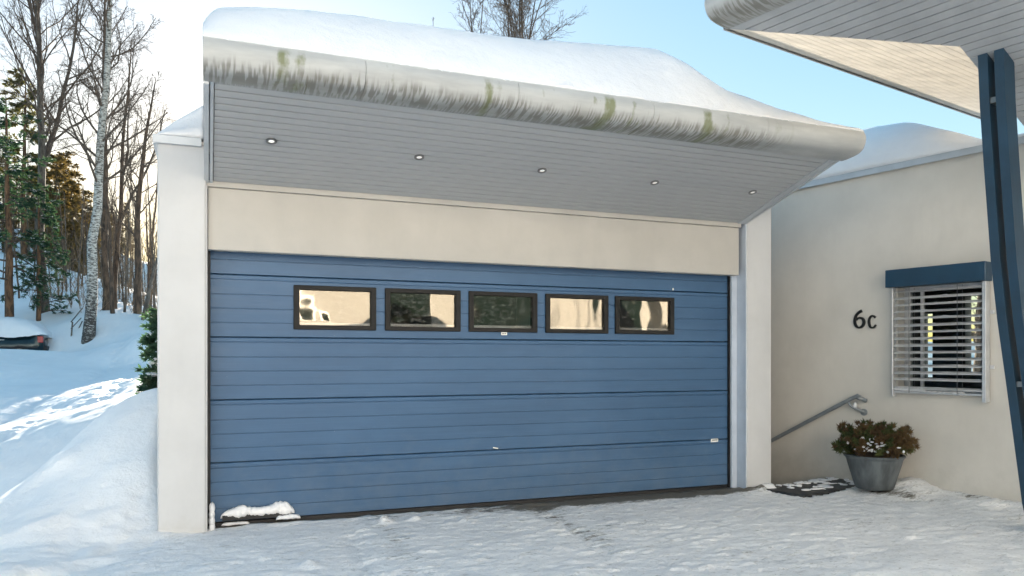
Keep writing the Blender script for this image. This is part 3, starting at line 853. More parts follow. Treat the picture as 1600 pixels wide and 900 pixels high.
def snow_ridge(name, x0, x1, yc, dep, zb, hf, label, seed, step=.006):
    """ragged ridge of snow along X with a noisy cross-section"""
    xs_ = np.arange(x0, x1, step); k = 11; th = np.linspace(0, 2 * math.pi, k, endpoint=False)
    n_ = len(xs_); Xg, Tg = np.meshgrid(xs_, th, indexing='ij')
    endf = np.sqrt(np.clip(1 - np.abs((Xg - (x0 + x1) / 2) / ((x1 - x0) / 2)) ** 6, 0, 1))
    h = hf((xs_ - x0) / (x1 - x0))[:, None] * endf
    nz = 1 + .35 * fbm(Xg * 26 + np.cos(Tg) * 1.2, np.sin(Tg) * 1.6 + seed, 3, seed) + .18 * fbm(Xg * 70, Tg * 2, 2, seed + 3)
    Yg = yc + dep * np.cos(Tg) * nz * endf * (.75 + .25 * h / .05)
    Zg = zb + h * .5 + h * .5 * np.sin(Tg) * nz + .002
    Vv = np.stack([Xg, Yg, Zg], -1).reshape(-1, 3)
    i = np.arange(n_ - 1)[:, None] * k; j = np.arange(k)[None]; j2 = (j + 1) % k
    Ff = np.stack([i + j, i + j2, i + k + j2, i + k + j], -1).reshape(-1, 4)
    Fl = [tuple(f) for f in Ff] + [tuple(range(k))[::-1], tuple((n_ - 1) * k + q for q in range(k))]
    o = np_mesh(name, Vv, Fl, M['snow'], None, smooth=True); fix_normals(o)
    return tag(o, label, 'snow')
snow_ridge('snow_clump', qa[0] - .02, qb[0] + .055, YD - .034, .036, .060, lambda u: .065 + .03 * np.interp(u, [0, .1, .3, .42, .55, .7, .74, .9, 1], [.2, .5, 1.1, .3, .25, .9, 1.5, 1.5, .6]), 'ragged ridge of snow lying on the low black rail of the blue door', 4)
snow_ridge('snow_clump', qb[0] - .10, qb[0] + .10, YD - .055, .035, .018, lambda u: .038 + 0 * u, 'flat crust of snow under the right end of the black door rail', 6)
snow_ridge('snow_clump', .10, .32, YD - .03, .03, -.002, lambda u: .026 + 0 * u, 'thin line of snow under the black rail at the foot of the blue door', 8)
snow_lump('snow_clump', [(.030, YD - .13, .02 + .05 * i, .024, .05, .045) for i in range(4)], 'small heap of snow packed in the corner at the left foot of the blue door', 'snow', 9)

# ================================================================== SNOW ON THE GARAGE
sky_px = [(318, 36), (326, 30), (340, 25), (400, 24), (480, 29), (560, 38), (680, 54), (800, 69), (900, 76), (1000, 83), (1030, 97), (1060, 122), (1085, 143), (1110, 151), (1150, 163), (1200, 178), (1240, 189), (1300, 200), (1345, 209)]
YC = 5.85
sp_ = np.array([atY(a, b, YC - (0.0 if a < 1090 else .45 * (a - 1090) / 255)) for a, b in sky_px])
def crest(x): return np.interp(x, sp_[:, 0], sp_[:, 2])
ys0 = YN - .243
def snow_top(x, y):
    zc = crest(x); e = ZN + .198 + .012 * fbm(x * 9, x * 0, 3, 77)
    thin = sstep(3.95, 5.1, x)
    t = np.clip((y - ys0) / (YC - ys0), 0, 1)
    prof = np.sin(t * math.pi / 2) ** .85
    z = e + (zc - e) * prof
    back = sstep(YC, 7.3, y)
    z = z * (1 - back) + back * (3.34 + .05 * fbm(x, y, 3, 9)) 
    z = z + .012 * fbm(x * 2.5, y * 2.5, 3, 19) * sstep(0, .15, t) + .022 * fbm(x * 16, y * 16, 4, 23) * np.exp(-t * 7) + .006 * fbm(x * 6, y * 10, 3, 29)
    return z
def snow_sheet(name, xs, ys, top, bottom, label, warp=None):
    X, Y = np.meshgrid(xs, ys); Z = top(X, Y)
    n, m = X.shape
    if warp is not None: X2, Y2 = warp(X, Y)
    else: X2, Y2 = X, Y
    Vt = np.stack([X2, Y2, Z], -1).reshape(-1, 3)
    Vb = np.stack([X2, Y2, np.minimum(bottom(X, Y), Z - .002)], -1).reshape(-1, 3)
    i = (np.arange(n - 1)[:, None] * m + np.arange(m - 1)[None]).reshape(-1)
    Ft = np.stack([i, i + 1, i + m + 1, i + m], 1); Fb = Ft[:, ::-1] + n * m
    rim = list(range(m)) + [k * m + m - 1 for k in range(1, n)] + [(n - 1) * m + k for k in range(m - 2, -1, -1)] + [k * m for k in range(n - 2, 0, -1)]
    rim = np.array(rim); r2 = np.roll(rim, -1)
    Fr = np.stack([rim, rim + n * m, r2 + n * m, r2], 1)
    o = np_mesh(name, np.concatenate([Vt, Vb]), np.concatenate([Ft, Fb, Fr]), M['snow'], smooth=True)
    fix_normals(o)
    return o
xs = np.concatenate([[-.030, -.026, -.018, -.005], np.linspace(.02, 5.19, 210), [5.21, 5.222, 5.226]])
ys = np.concatenate([[ys0 - .004, ys0 + .002, ys0 + .010], np.linspace(ys0 + .03, 7.3, 75)])
def warp1(X, Y):
    return X, Y + .016 * fbm(X * 18, X * 0 + 2, 3, 55) * np.exp(-(Y - ys0) * 14)
def top1(X, Y):
    z = snow_top(X, Y)
    edge = np.minimum(np.clip((X + .034) / .16, 0, 1), np.clip((5.235 - X) / .10, 0, 1))
    k = np.sqrt(np.clip(1 - (1 - edge) ** 2, 0, 1))
    b = ZN + .196
    k = .72 + .28 * k
    fe = np.clip((Y - ys0 + .004) / .02, 0, 1)
    z = b + (z - b) * k
    return np.where(Y < ys0 + .012, np.minimum(z, b + .018 + .3 * (Y - ys0 + .004)), z)
def bot1(X, Y): return np.where(Y < YN, ZN + .1915, np.interp(Y, [YN - .2, 6.9], [ZN + .178, 3.102]) + .003)
o = snow_sheet('roof_snow', xs, ys, top1, bot1, '')
tag(o, 'thick smooth snow lying on the projecting garage canopy', 'snow')
# snow on the flat garage roof behind the canopy
def top2(X, Y):
    e = np.clip((X + .375) / .42, 0, 1); e2 = np.clip((5.55 - X) / .5, 0, 1); e3 = np.clip((Y - (YF - .0)) / .12, 0, 1)
    zl = 3.075 + .36 * e ** .8
    z = np.where(X < .1, zl, 3.40 + .03 * fbm(X, Y, 3, 4))
    z = 3.06 + (z - 3.06) * (np.sqrt(1 - (1 - e2) ** 2)) * (.35 + .65 * np.sqrt(1 - (1 - e3) ** 2))
    return z + .01 * fbm(X * 3, Y * 3, 3, 6)
xs = np.concatenate([np.linspace(-.378, .1, 14), np.linspace(.2, 5.52, 40)])
keep = lambda X, Y: X
ys = np.concatenate([[YF - .022, YF + .0, YF + .03, YF + .07], np.linspace(YF + .12, 12.95, 50)])
o = snow_sheet('roof_snow', np.linspace(-.378, -.032, 14), ys, top2, lambda X, Y: X * 0 + 3.074, '')
tag(o, 'wedge of snow on the left pier, sloping up beside the canopy end', 'snow')
o = snow_sheet('roof_snow', np.linspace(-.029, 5.5, 50), np.linspace(7.31, 12.95, 40), top2, lambda X, Y: X * 0 + 3.053, '')
tag(o, 'flat snow on the garage roof far behind the canopy', 'snow')

# ================================================================== HOUSE
WT = 3.375           # wall top
hs = thing('house', H(0.8, 0, 0), 'cream rendered house wall with one window, right of the garage', 'house')
w_s0, w_z0 = sz(1540, 616); w_s1, w_z1 = sz(1404, 449)
w_z0, w_z1 = 1.00, 2.10; w_s0, w_s1 = .325, 1.165
def wall_hole(name, s0, s1, z0, z1, t0, t1, holes, mat, parent):
    """wall slab in house frame with rectangular holes (s0,s1,z0,z1)"""
    ss = sorted({s0, s1, *[h[0] for h in holes], *[h[1] for h in holes]}); zz = sorted({z0, z1, *[h[2] for h in holes], *[h[3] for h in holes]})
    idx = {}; Vv = []; Fs = []
    def vid(i, j, k):
        if (i, j, k) not in idx: idx[(i, j, k)] = len(Vv); Vv.append(H(ss[i], (t0, t1)[k], zz[j]))
        return idx[(i, j, k)]
    solid = lambda i, j: 0 <= i < len(ss) - 1 and 0 <= j < len(zz) - 1 and not any(h[0] <= ss[i] < h[1] and h[2] <= zz[j] < h[3] for h in holes)
    for i in range(len(ss) - 1):
        for j in range(len(zz) - 1):
            if not solid(i, j): continue
            Fs.append((vid(i, j, 0), vid(i + 1, j, 0), vid(i + 1, j + 1, 0), vid(i, j + 1, 0)))
            Fs.append((vid(i, j, 1), vid(i, j + 1, 1), vid(i + 1, j + 1, 1), vid(i + 1, j, 1)))
            for di, dj, a, b in ((-1, 0, (i, j), (i, j + 1)), (1, 0, (i + 1, j), (i + 1, j + 1)), (0, -1, (i, j), (i + 1, j)), (0, 1, (i, j + 1), (i + 1, j + 1))):
                if not solid(i + di, j + dj): Fs.append((vid(*a, 0), vid(*b, 0), vid(*b, 1), vid(*a, 1)))
    o = np_mesh(name, Vv, Fs, mat, parent); fix_normals(o); return o
wall_hole('wall', -4, 6, -1.9, WT, 0, .28, [(w_s0, w_s1, w_z0, w_z1)], M['wall'], hs)
BW = 4.2
bh = []
for (xa, ya, xb, yb) in ((1440, 490, 1457, 590), (1508, 462, 1532, 582)):
    s1_, zt = sz(xa, ya, BW); s0_, zb = sz(xb, yb, BW)
    bh.append((s0_, s1_, max(.3, zb), min(2.5, zt)))
wall_hole('back_wall', -4, 6, -.1, WT, BW, BW + .2, bh, M['dark2'], hs)
for s in (-4, 5.8): MB().obox(P0, ha, hb, UP, s, s + .2, .281, BW - .001, -.1, WT).build('end_wall', M['dark2'], hs)
MB().obox(P0, ha, hb, UP, -3.79, 5.79, .282, BW - .002, -.1, .0).build('floor', M['dark2'], hs)
MB().obox(P0, ha, hb, UP, -3.79, 5.79, .282, BW - .002, 2.6, 2.7).build('ceiling', M['dark2'], hs)
MB().obox(P0, ha, hb, UP, 2.35, 2.95, 2.2, 2.26, .1, 2.1).build('inner_door', M['bluepaint'], hs)
# coping
MB().obox(P0, ha, hb, UP, -4, 6, -.045, .3, WT, WT + .010).build('roof_edge', M['trim'], hs)
MB().obox(P0, ha, hb, UP, -4, 6, -.045, -.03, WT - .055, WT - .001, .002).build('coping', M['trim'], hs)
MB().obox(P0, ha, hb, UP, -4, 6, .05, BW + .2, WT - .1, WT - .005).build('roof_slab', M['dark2'], hs)
# window frame, pane and blinds
fr = MB(); tf = .13
for a_ in ((w_s0, w_s1, w_z0, w_z0 + .05), (w_s0, w_s1, w_z1 - .05, w_z1), (w_s0, w_s0 + .05, w_z0 + .05, w_z1 - .05), (w_s1 - .06, w_s1, w_z0 + .05, w_z1 - .05)):
    fr.obox(P0, ha, hb, UP, a_[0], a_[1], tf, tf + .06, a_[2], a_[3], .003)
fr.obox(P0, ha, hb, UP, w_s1 - .19, w_s1 - .16, tf + .01, tf + .05, w_z0 + .05, w_z1 - .05, .003)
win = fr.build('window', M['alu'], hs)
MB().obox(P0, ha, hb, UP, w_s0 + .05, w_s1 - .06, tf + .03, tf + .036, w_z0 + .05, w_z1 - .05).build('pane', M['glass'], win)
MB().obox(P0, ha, hb, UP, w_s0 - .06, w_s1 + .055, -.15, -.001, w_z1 - .01, w_z1 + .17, .004).build('blind_cover', M['blueflash'], win)
MB().obox(P0, ha, hb, UP, w_s0 - .045, w_s0 - .01, -.10, -.012, w_z0 - .055, w_z1 - .012, .003).build('guide_rail', M['alu'], win)
MB().obox(P0, ha, hb, UP, w_s1 + .0, w_s1 + .012, -.10, -.03, w_z0 - .03, w_z1 - .012, .003).build('guide_rail', M['alu'], win)
for zz in (w_z0 + .26, w_z1 - .32): MB().obox(P0, ha, hb, UP, w_s0 - .085, w_s0 - .046, -.03, -.001, zz, zz + .035, .003).build('bracket', M['alu'], win)
slat_n = 15; rr = random.Random(12)
z_lo, z_hi = w_z0 + .005, w_z1 - .055
snow_parts = []
for i in range(slat_n):
    z = z_lo + .075 + (z_hi - z_lo - .075) * i / (slat_n - 1)
    if i == 0: z -= .02
    tl = rad(20 + rr.uniform(-3, 3)) ; n_ = 5
    Vv = []; Fs = []
    sl = rr.uniform(-.004, .004)
    for se in (w_s0 - .005, w_s1 - .002):
        for k in range(n_ + 1):
            u = k / n_ - .5; d = u * .075
            arch = .006 * (1 - (2 * u) ** 2)
            Vv.append(H(se, -.058 + d * math.cos(tl), z + d * math.sin(tl) + arch + (sl if se > .8 else 0)))
    m_ = n_ + 1
    top = [(k, k + 1, m_ + k + 1, m_ + k) for k in range(n_)]
    mb = MB(); mb.add(Vv, top); nb = len(Vv)
    mb.add([np.array(v) - UP * .0022 for v in Vv], [f[::-1] for f in top])
    mb.add([], [])
    for k in (0, n_): mb.f.append((k, m_ + k, nb + m_ + k, nb + k))
    for k in range(n_): mb.f.append((k, k + 1, nb + k + 1, nb + k)); mb.f.append((m_ + k, m_ + k + 1, nb + m_ + k + 1, nb + m_ + k))
    mb.build('blind_slat', M['slat'], win)
    # snow lying on the slat
    s = w_s0 + .01
    while s < w_s1 - .03:
        L1 = rr.uniform(.05, .22)
        if rr.random() < .8: snow_parts.append((s, min(s + L1, w_s1 - .01), z + .005, rr.uniform(.003, .010)))
        s += L1 + rr.uniform(0, .06)
mb = MB()
for s0_, s1_, z, h in snow_parts:
    k = 6; Vv = []
    for i in range(k + 1):
        u = i / k; hh = h * (.3 + .7 * math.sin(math.pi * u)) * rr.uniform(.6, 1.4)
        s = s0_ + (s1_ - s0_) * u
        for tt, q in ((-.085, 0), (-.07, 1), (-.045, .9), (-.03, 0)): Vv.append(H(s, tt, z + hh * q))
    Fs = [(i * 4 + j, i * 4 + j + 1, i * 4 + 5 + j, i * 4 + 4 + j) for i in range(k) for j in range(3)] + [(0, 3, 2, 1), (4 * k, 4 * k + 1, 4 * k + 2, 4 * k + 3)] + [(i * 4, i * 4 + 4, i * 4 + 7, i * 4 + 3) for i in range(k)]
    mb.add(Vv, Fs)
o = mb.build('snow_on_slats', M['snow'], win, 60); o['kind'] = 'stuff'
MB().obox(P0, ha, hb, UP, w_s0 - .005, w_s1 - .002, -.085, -.03, w_z0 + .004, w_z0 + .022, .003).build('bottom_rail', M['alu'], win)
for px in (1428, 1503):
    s, _ = sz(px, 520)
    MB().tube([H(s, -.098, w_z0 + .01), H(s, -.099, 1.5), H(s, -.098, w_z1 - .02)], .0028, 5).build('ladder_cord', M['steel'], win)
    MB().tube([H(s - .012, -.018, w_z0 + .01), H(s - .012, -.018, w_z1 - .02)], .002, 5).build('ladder_cord', M['steel'], win)
qs = []
for i in range(9): qs.append((*(H(w_s1 - .02 - .032 * i, -.055, w_z0 + .045)), .03, .03, .022))
qs += [(*(H(w_s1 - .30 - .05 * i, -.055, w_z0 + .028)), .035, .025, .008) for i in range(8)]
snow_lump('snow_clump', qs, 'roll of snow on the bottom rail of the window blind', 'snow', 21)
# snow on the house roof
def top3(S, T):
    hk = np.interp(S, [-4, .2, .45, .8, 1.25, 1.6, 2.2, 3, 6], [.10, .09, .13, .32, .54, .58, .58, .56, .5])
    e = np.sqrt(1 - (1 - np.clip((T + .04) / .55, 0, 1)) ** 2)
    return WT + .013 + hk * e + .012 * fbm(S * 2, T * 2, 3, 7) + .01 * fbm(S * 12, T * 12, 2, 17) * (T < .1)
def warp3(S, T):
    q = P0[None, None, :] + ha * S[..., None] + hb * T[..., None]
    return q[..., 0], q[..., 1]
o = snow_sheet('roof_snow', np.linspace(-4, 6, 160), np.concatenate([[-.038, -.03, -.01, .02], np.linspace(.06, BW + .2, 30)]), top3, lambda S, T: S * 0 + WT + .012, '', warp3)
tag(o, 'smooth mound of snow on top of the cream house wall', 'snow')

# house number, strokes traced on the wall
def smooth_poly(P, n=5):
    P = np.array(P, float); out = []
    Q = np.vstack([2 * P[0] - P[1], P, 2 * P[-1] - P[-2]])
    for i in range(1, len(Q) - 2):
        for k in range(n):
            t = k / n; a, b, c_, d = Q[i - 1], Q[i], Q[i + 1], Q[i + 2]
            out.append(.5 * ((2 * b) + (-a + c_) * t + (2 * a - 5 * b + 4 * c_ - d) * t * t + (-a + 3 * b - 3 * c_ + d) * t ** 3))
    out.append(P[-1]); return np.array(out)
def stroke(name, pts, widths, parent):
    P = []
    for px, py in pts:
        s, z = sz(1300 + px / 11.25, 460 + py / 11.25); P.append((s, z))
    P = smooth_poly(P); W = np.interp(np.linspace(0, 1, len(P)), np.linspace(0, 1, len(widths)), widths)
    T = np.gradient(P, axis=0); T /= np.linalg.norm(T, axis=1)[:, None]; N = np.stack([-T[:, 1], T[:, 0]], 1)
    A = P + N * W[:, None] / 2; B = P - N * W[:, None] / 2
    Vv = [H(s, -.022, z) for s, z in A] + [H(s, -.022, z) for s, z in B] + [H(s, -.004, z) for s, z in A] + [H(s, -.004, z) for s, z in B]
    n = len(P); Fs = []
    for i in range(n - 1):
        Fs += [(i, i + 1, n + i + 1, n + i), (2 * n + i, 3 * n + i, 3 * n + i + 1, 2 * n + i + 1), (i, 2 * n + i, 2 * n + i + 1, i + 1), (n + i, n + i + 1, 3 * n + i + 1, 3 * n + i)]
    Fs += [(0, n, 3 * n, 2 * n), (n - 1, 3 * n - 1, 4 * n - 1, 2 * n - 1)]
    mb = MB(); mb.add(Vv, Fs); return mb.build(name, M['ink'], parent)
s6, z6 = sz(1344, 513)
num = thing('house_number', H(s6, 0, z6), 'black house number 6c fixed to the cream wall left of the window', 'house number')
stroke('digit', [(535, 290), (480, 322), (435, 375), (414, 450), (416, 510), (436, 555), (468, 582), (495, 585), (535, 568), (565, 530), (573, 487), (562, 445), (535, 420), (500, 414), (465, 425), (438, 455)], [.030, .026, .026, .028, .028, .026, .02, .02, .026, .028, .028, .026, .024, .022, .018, .014], num)
stroke('letter', [(775, 407), (750, 385), (720, 378), (690, 395), (668, 435), (662, 490), (672, 545), (692, 578), (722, 588), (755, 575), (783, 535)], [.022, .02, .018, .02, .022, .024, .022, .02, .018, .018, .016], num)

# hand rail
hr = thing('hand_rail', H(1.62, -.08, 0), 'grey tubular hand rail sloping down the cream wall behind the garage pier', 'hand rail')
sA, zA = 1.60, .93
pts = [H(1.50, -.02, .905), H(1.52, -.06, .925), H(1.56, -.085, .935), H(1.64, -.09, .915), H(2.74, -.09, .325), H(3.8, -.09, -.25)]
P = smooth_poly(pts, 4)
MB().tube(P, .022, 12).build('rail', M['rail'], hr, True)
MB().tube(smooth_poly([H(1.66, -.085, .885), H(1.63, -.08, .84), H(1.56, -.04, .80), H(1.53, -.012, .78)], 4), .015, 8).build('bracket', M['rail'], hr, True)
MB().tube([H(1.53, -.014, .78), H(1.53, -.001, .78)], .038, 14).build('wall_plate', M['rail'], hr, True)
snow_lump('snow_clump', [(*H(1.60, -.06, .85), .024, .02, .035)], 'dab of snow on the hand rail bracket', 'snow', 31)

# stair: slate landing and steps going down beside the wall
stt = thing('stair', H(1.6, -.6, 0), 'dark slate stair going down between garage and house wall, dusted with snow', 'stair')
MB().obox(P0, ha, hb, UP, 1.43, 1.92, -1.25, -.001, -.20, .028, .006).build('landing', M['slate'], stt)
for i in range(9):
    MB().obox(P0, ha, hb, UP, 1.921 + .28 * i, 2.24 + .28 * i, -1.2, -.001, -.4 - .15 * i, -.12 - .15 * i, .004).build('step', M['slate'], stt)
rr = random.Random(8); L_ = []
for i in range(64):
    s = rr.uniform(1.44, 1.90); t = -rr.uniform(.0, 1.0) ** 1.0
    if rr.random() < .25: s = rr.uniform(1.85, 1.92)
    L_.append((*H(s, t, .030), rr.uniform(.01, .075), rr.uniform(.01, .05), rr.uniform(.004, .012)))
snow_lump('snow_patches', L_, 'thin patches of snow scattered on the slate stair landing', 'snow', 41, kind='stuff')

# ================================================================== HOUSE CANOPY (right)
Pt = atd(1540, 103, 5.5); T_ = atZ(1137, 45, 3.9)
n1 = np.cross(ha, T_ - Pt); n1 /= np.linalg.norm(n1); n1 *= np.sign(n1[2])
def p1(x, y): return on_plane(x, y, T_, n1)
Fp, Gp, E1 = p1(1500, 73), p1(1526, 105), p1(1598, 195)
Ep = on_plane(1562, 194, T_, np.cross(hb, UP))
n2 = np.cross(Fp - T_, Ep - T_); n2 /= np.linalg.norm(n2); n2 *= np.sign(n2[2])
can = thing('house_canopy', (Pt[0], Pt[1], 0), 'large grey boarded canopy with rounded edge, top right over the entrance', 'canopy')
b1 = np.cross(n1, ha); b1 /= np.linalg.norm(b1)
if np.dot(b1, hb) < 0: b1 = -b1
def to2(Q, o, u, v): return np.array([np.dot(Q - o, u), np.dot(Q - o, v)])
def clip_poly(poly, a, b, c_):     # keep a*x+b*y<=c
    out = []
    for i in range(len(poly)):
        p, q = poly[i], poly[(i + 1) % len(poly)]
        fp, fq = a * p[0] + b * p[1] - c_, a * q[0] + b * q[1] - c_
        if fp <= 0: out.append(p)
        if (fp < 0 < fq) or (fq < 0 < fp): out.append(p + (q - p) * fp / (fp - fq))
    return out
def boards(name, o, u, v, n, poly_list, width, mat, parent, gap=.006, th=.018):
    """boards running along u inside polygon pieces (2-D in u,v)"""
    vmin = min(p[1] for pl in poly_list for p in pl); vmax = max(p[1] for pl in poly_list for p in pl)
    k = int((vmax - vmin) / width) + 1
    for i in range(k):
        a, b = vmin + i * width, vmin + (i + 1) * width - gap
        mb = MB(); ok = False
        for pl in poly_list:
            q = clip_poly([np.array(p) for p in pl], 0, 1, b); q = clip_poly(q, 0, -1, -a) if q else q
            if len(q) >= 3:
                mb.prism([o + u * p[0] + v * p[1] for p in q], n * th); ok = True
        if ok: mb.build(name, mat, parent)
f2, g2, e2 = to2(Fp, T_, ha, b1), to2(Gp, T_, ha, b1), to2(E1, T_, ha, b1)
ext = e2 + (e2 - g2) * .12
e3 = np.array([e2[0] + .30, e2[1] * 1.0]) 
far = -7.5
def xat(p, q, y): return p[0] + (q[0] - p[0]) * (y - p[1]) / (q[1] - p[1])
polys = [[(far, 0), (0, 0), tuple(f2), (far, f2[1])], [(far, f2[1]), tuple(f2), tuple(g2), (far, g2[1])], [(far, g2[1]), tuple(g2), tuple(e2), (far, e2[1])], [(far, e2[1]), tuple(e2), (e2[0] - .1, 2.75), (far, 2.75)]]
# one polygon per board: shared boundary pieces are joined by cutting along board edges
def outline_x(v):
    K = [(0, 0), tuple(f2), tuple(g2), tuple(e2), (e2[0] - .1, 2.75)]
    for p, q in zip(K[:-1], K[1:]):
        if p[1] <= v <= q[1] + 1e-9: return xat(p, q, v)
    return K[-1][0]
bw = .076
kv = [f2[1], g2[1], e2[1]]
for i in range(int(2.75 / bw)):
    a, b = i * bw + .004, (i + 1) * bw - .004
    mids = [v for v in kv if a < v < b]
    right = [(outline_x(v), v) for v in [a] + mids + [b]]
    poly = [(far, a)] + right + [(far, b)]
    mb = MB(); mb.prism([T_ + ha * p[0] + b1 * p[1] for p in poly], n1 * .016); mb.build('soffit_plank', M['soffit1'], can)
K = [(far, 0.0), (0.0, 0.0), tuple(f2), tuple(g2), tuple(e2), (e2[0] - .1, 2.75), (far, 2.75)]
MB().prism([T_ + n1 * .018 + ha * p[0] + b1 * p[1] for p in K], n1 * .05).build('canopy_deck', M['black'], can)
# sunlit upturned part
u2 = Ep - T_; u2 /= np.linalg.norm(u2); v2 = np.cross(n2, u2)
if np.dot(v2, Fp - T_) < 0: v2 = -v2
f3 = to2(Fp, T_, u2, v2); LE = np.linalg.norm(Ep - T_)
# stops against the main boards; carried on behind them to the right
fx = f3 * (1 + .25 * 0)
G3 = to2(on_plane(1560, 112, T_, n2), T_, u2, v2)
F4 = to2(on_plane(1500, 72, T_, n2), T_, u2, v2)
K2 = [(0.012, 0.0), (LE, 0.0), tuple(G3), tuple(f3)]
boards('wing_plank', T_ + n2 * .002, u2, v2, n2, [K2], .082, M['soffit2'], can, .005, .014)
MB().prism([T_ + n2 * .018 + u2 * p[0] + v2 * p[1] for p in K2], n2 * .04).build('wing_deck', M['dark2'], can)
ed = MB()
ed.obox(T_ - u2 * .02, u2, -v2, n2, 0, LE + .02, .002, .03, -.012, .16, .003); ed.build('edge_trim', M['steel'], can)
A = T_ - ha * 7.4; 
bullnose('fascia_sheet', T_, A, -hb, can, [1.1, 2.3, 3.5, 4.7], u0=.6)
poly = [T_ - hb * o_ * .985 + UP * (h_ * .97 + .002) for o_, h_ in pf] + [T_ + UP * .2]
MB().prism(poly, -ha * .006).build('fascia_cheek', M['trim'], can)
# top covering and snow
K3 = [T_ + UP * .20 - hb * .2, T_ - ha * 7.4 + UP * .2 - hb * .2, T_ - ha * 7.4 + hb * 2.7 + UP * .2, T_ - ha * .3 + hb * 2.7 + UP * .2, Ep + UP * .18, T_ + u2 * .1 + UP * .2]
MB().prism(K3, UP * .03).build('roof_sheet', M['steel'], can)
# twin blue posts, bowed
postline = [(1527.7, 100), (1530.5, 160), (1536.6, 253), (1548, 408), (1558, 500), (1572, 600), (1597, 787), (1616, 880), (1628, 935)]
pc = thing('support_post', (Pt[0] + .4, Pt[1], 0), 'dark blue twin board post leaning out at the right edge', 'post')
nA = np.cross(hb, UP)
rowp = [on_plane(a, b, Pt, ha) for a, b in postline]
def post(offa, topcut):
    secs_ = []
    for i, q in enumerate(rowp):
        z = q[2]
        if i == 0: z = z + .06
        wdt = .165
        c = [q + ha * (offa + .0) , q + ha * (offa + .062), q + ha * (offa + .062) + hb * wdt, q + ha * offa + hb * wdt]
        secs_.append([np.array([p[0], p[1], z]) for p in c])
    if topcut:
        pass
    Vv = [p for s in secs_ for p in s]; Fs = []
    for i in range(len(secs_) - 1):
        for j in range(4): Fs.append((i * 4 + j, i * 4 + (j + 1) % 4, i * 4 + 4 + (j + 1) % 4, i * 4 + 4 + j))
    Fs += [(0, 1, 2, 3), tuple(4 * (len(secs_) - 1) + j for j in (3, 2, 1, 0))]
    mb = MB(); mb.add(Vv, Fs); mb.build('post_board', M['bluepaint'], pc)
post(-.062, False); post(-.167, False)
for i in (1, 5): MB().obox(rowp[i], ha, hb, UP, -.105, -.062, .02, .12, -.02, .02).build('spacer', M['steel'], pc)
base = rowp[-1]
MB().obox((base[0], base[1], 0), ha, hb, UP, -.21, .04, -.03, .20, -.02, .02, .003).build('base_plate', M['steel'], pc)

# ================================================================== PLANTER
pcn = atd(1366, 600, 7.68); pcn[2] = .055
pl = thing('planter', pcn, 'round grey zinc planter standing by the cream wall under the window', 'planter')
prof = [(.0, 0), (.165, 0), (.178, .01), (.205, .10), (.235, .20), (.262, .295), (.275, .318), (.285, .322), (.288, .335), (.280, .342), (.262, .338), (.252, .30), (.24, .27), (.0, .27)]
MB().lathe(prof, pcn, 36).build('pot', M['zinc'], pl, 45)
MB().lathe([(0, .30), (.15, .298), (.248, .285)], pcn, 24).build('soil', M['slate'], pl)
def sprays(centers, dirs, nper, ln, wd, rng, spread=.6, flat=0.0):
    """scale-leaf sprays: narrow leaf-sized triangles pairs around each given twig end"""
    B = len(centers)
    c = np.repeat(centers, nper, 0); d = np.repeat(dirs, nper, 0)
    d = d + rng.normal(0, spread, d.shape); d /= np.linalg.norm(d, axis=1)[:, None]
    l = ln * rng.uniform(.5, 1.2, len(c))[:, None]
    d = d * [1, 1, 1 - flat]; d /= np.linalg.norm(d, axis=1)[:, None]
    side = np.cross(d, rng.normal(0, 1, d.shape) * [1 - flat, 1 - flat, 1] + [0, 0, flat]); side /= np.linalg.norm(side, axis=1)[:, None] + 1e-9
    w = wd * rng.uniform(.6, 1.3, len(c))[:, None]
    c = c + d * l * rng.uniform(-.3, .3, len(c))[:, None]
    V = np.stack([c - side * w * .3, c + d * l * .45 - side * w, c + d * l, c + d * l * .45 + side * w], 1).reshape(-1, 3)
    F = np.arange(len(V)).reshape(-1, 4)
    return V, F
rng = np.random.default_rng(5)
shr = thing('potted_cypress', pcn + np.array([0, 0, .3]), 'dry brown and green cypress bush growing in the grey planter', 'shrub')
nt = 150
az = rng.uniform(0, 2 * math.pi, nt); el = rng.uniform(.12, 1.45, nt)
dv = np.stack([np.cos(az) * np.cos(el), np.sin(az) * np.cos(el), np.sin(el)], 1)
Lh = np.where(el < .8, .40, .345) * rng.uniform(.75, 1.08, nt)
Lh *= np.interp(el, [.1, .5, 1.0, 1.5], [1.0, 1.05, 1.0, .85])
c0 = pcn + np.array([0, 0, .30]) + dv * np.array([.3, .3, .0]) * .35
tt = np.linspace(0, 1, 6)
PT = c0[:, None] + dv[:, None] * (Lh[:, None] * tt)[..., None] * np.array([.64, .64, .95]) + np.array([0, 0, 1.]) * (.05 * np.sin(tt * 2.5))[None, :, None]
PT += rng.normal(0, .008, PT.shape)
Vt, Ft = tubes_vf(PT, np.linspace(.005, .0015, 6)[None].repeat(nt, 0), 4)
np_mesh('stems', Vt, Ft, M['twig'], shr)
cen = PT[:, 2:].reshape(-1, 3); dd = np.repeat(dv * [.6, .6, 1] + [0, 0, .25], 4, 0)
sel = rng.random(nt) < .45
sel4 = np.repeat(sel, 4)
V1, F1 = sprays(cen[~sel4], dd[~sel4], 70, .046, .0045, rng, .75)
np_mesh('brown_foliage', V1, F1, M['cyp_b'], shr)
V1, F1 = sprays(cen[sel4], dd[sel4], 70, .048, .0045, rng, .7)
np_mesh('green_foliage', V1, F1, M['cyp_g'], shr)
L_ = []
rr = random.Random(9)
toc = -pcn[:2] / np.linalg.norm(pcn[:2])
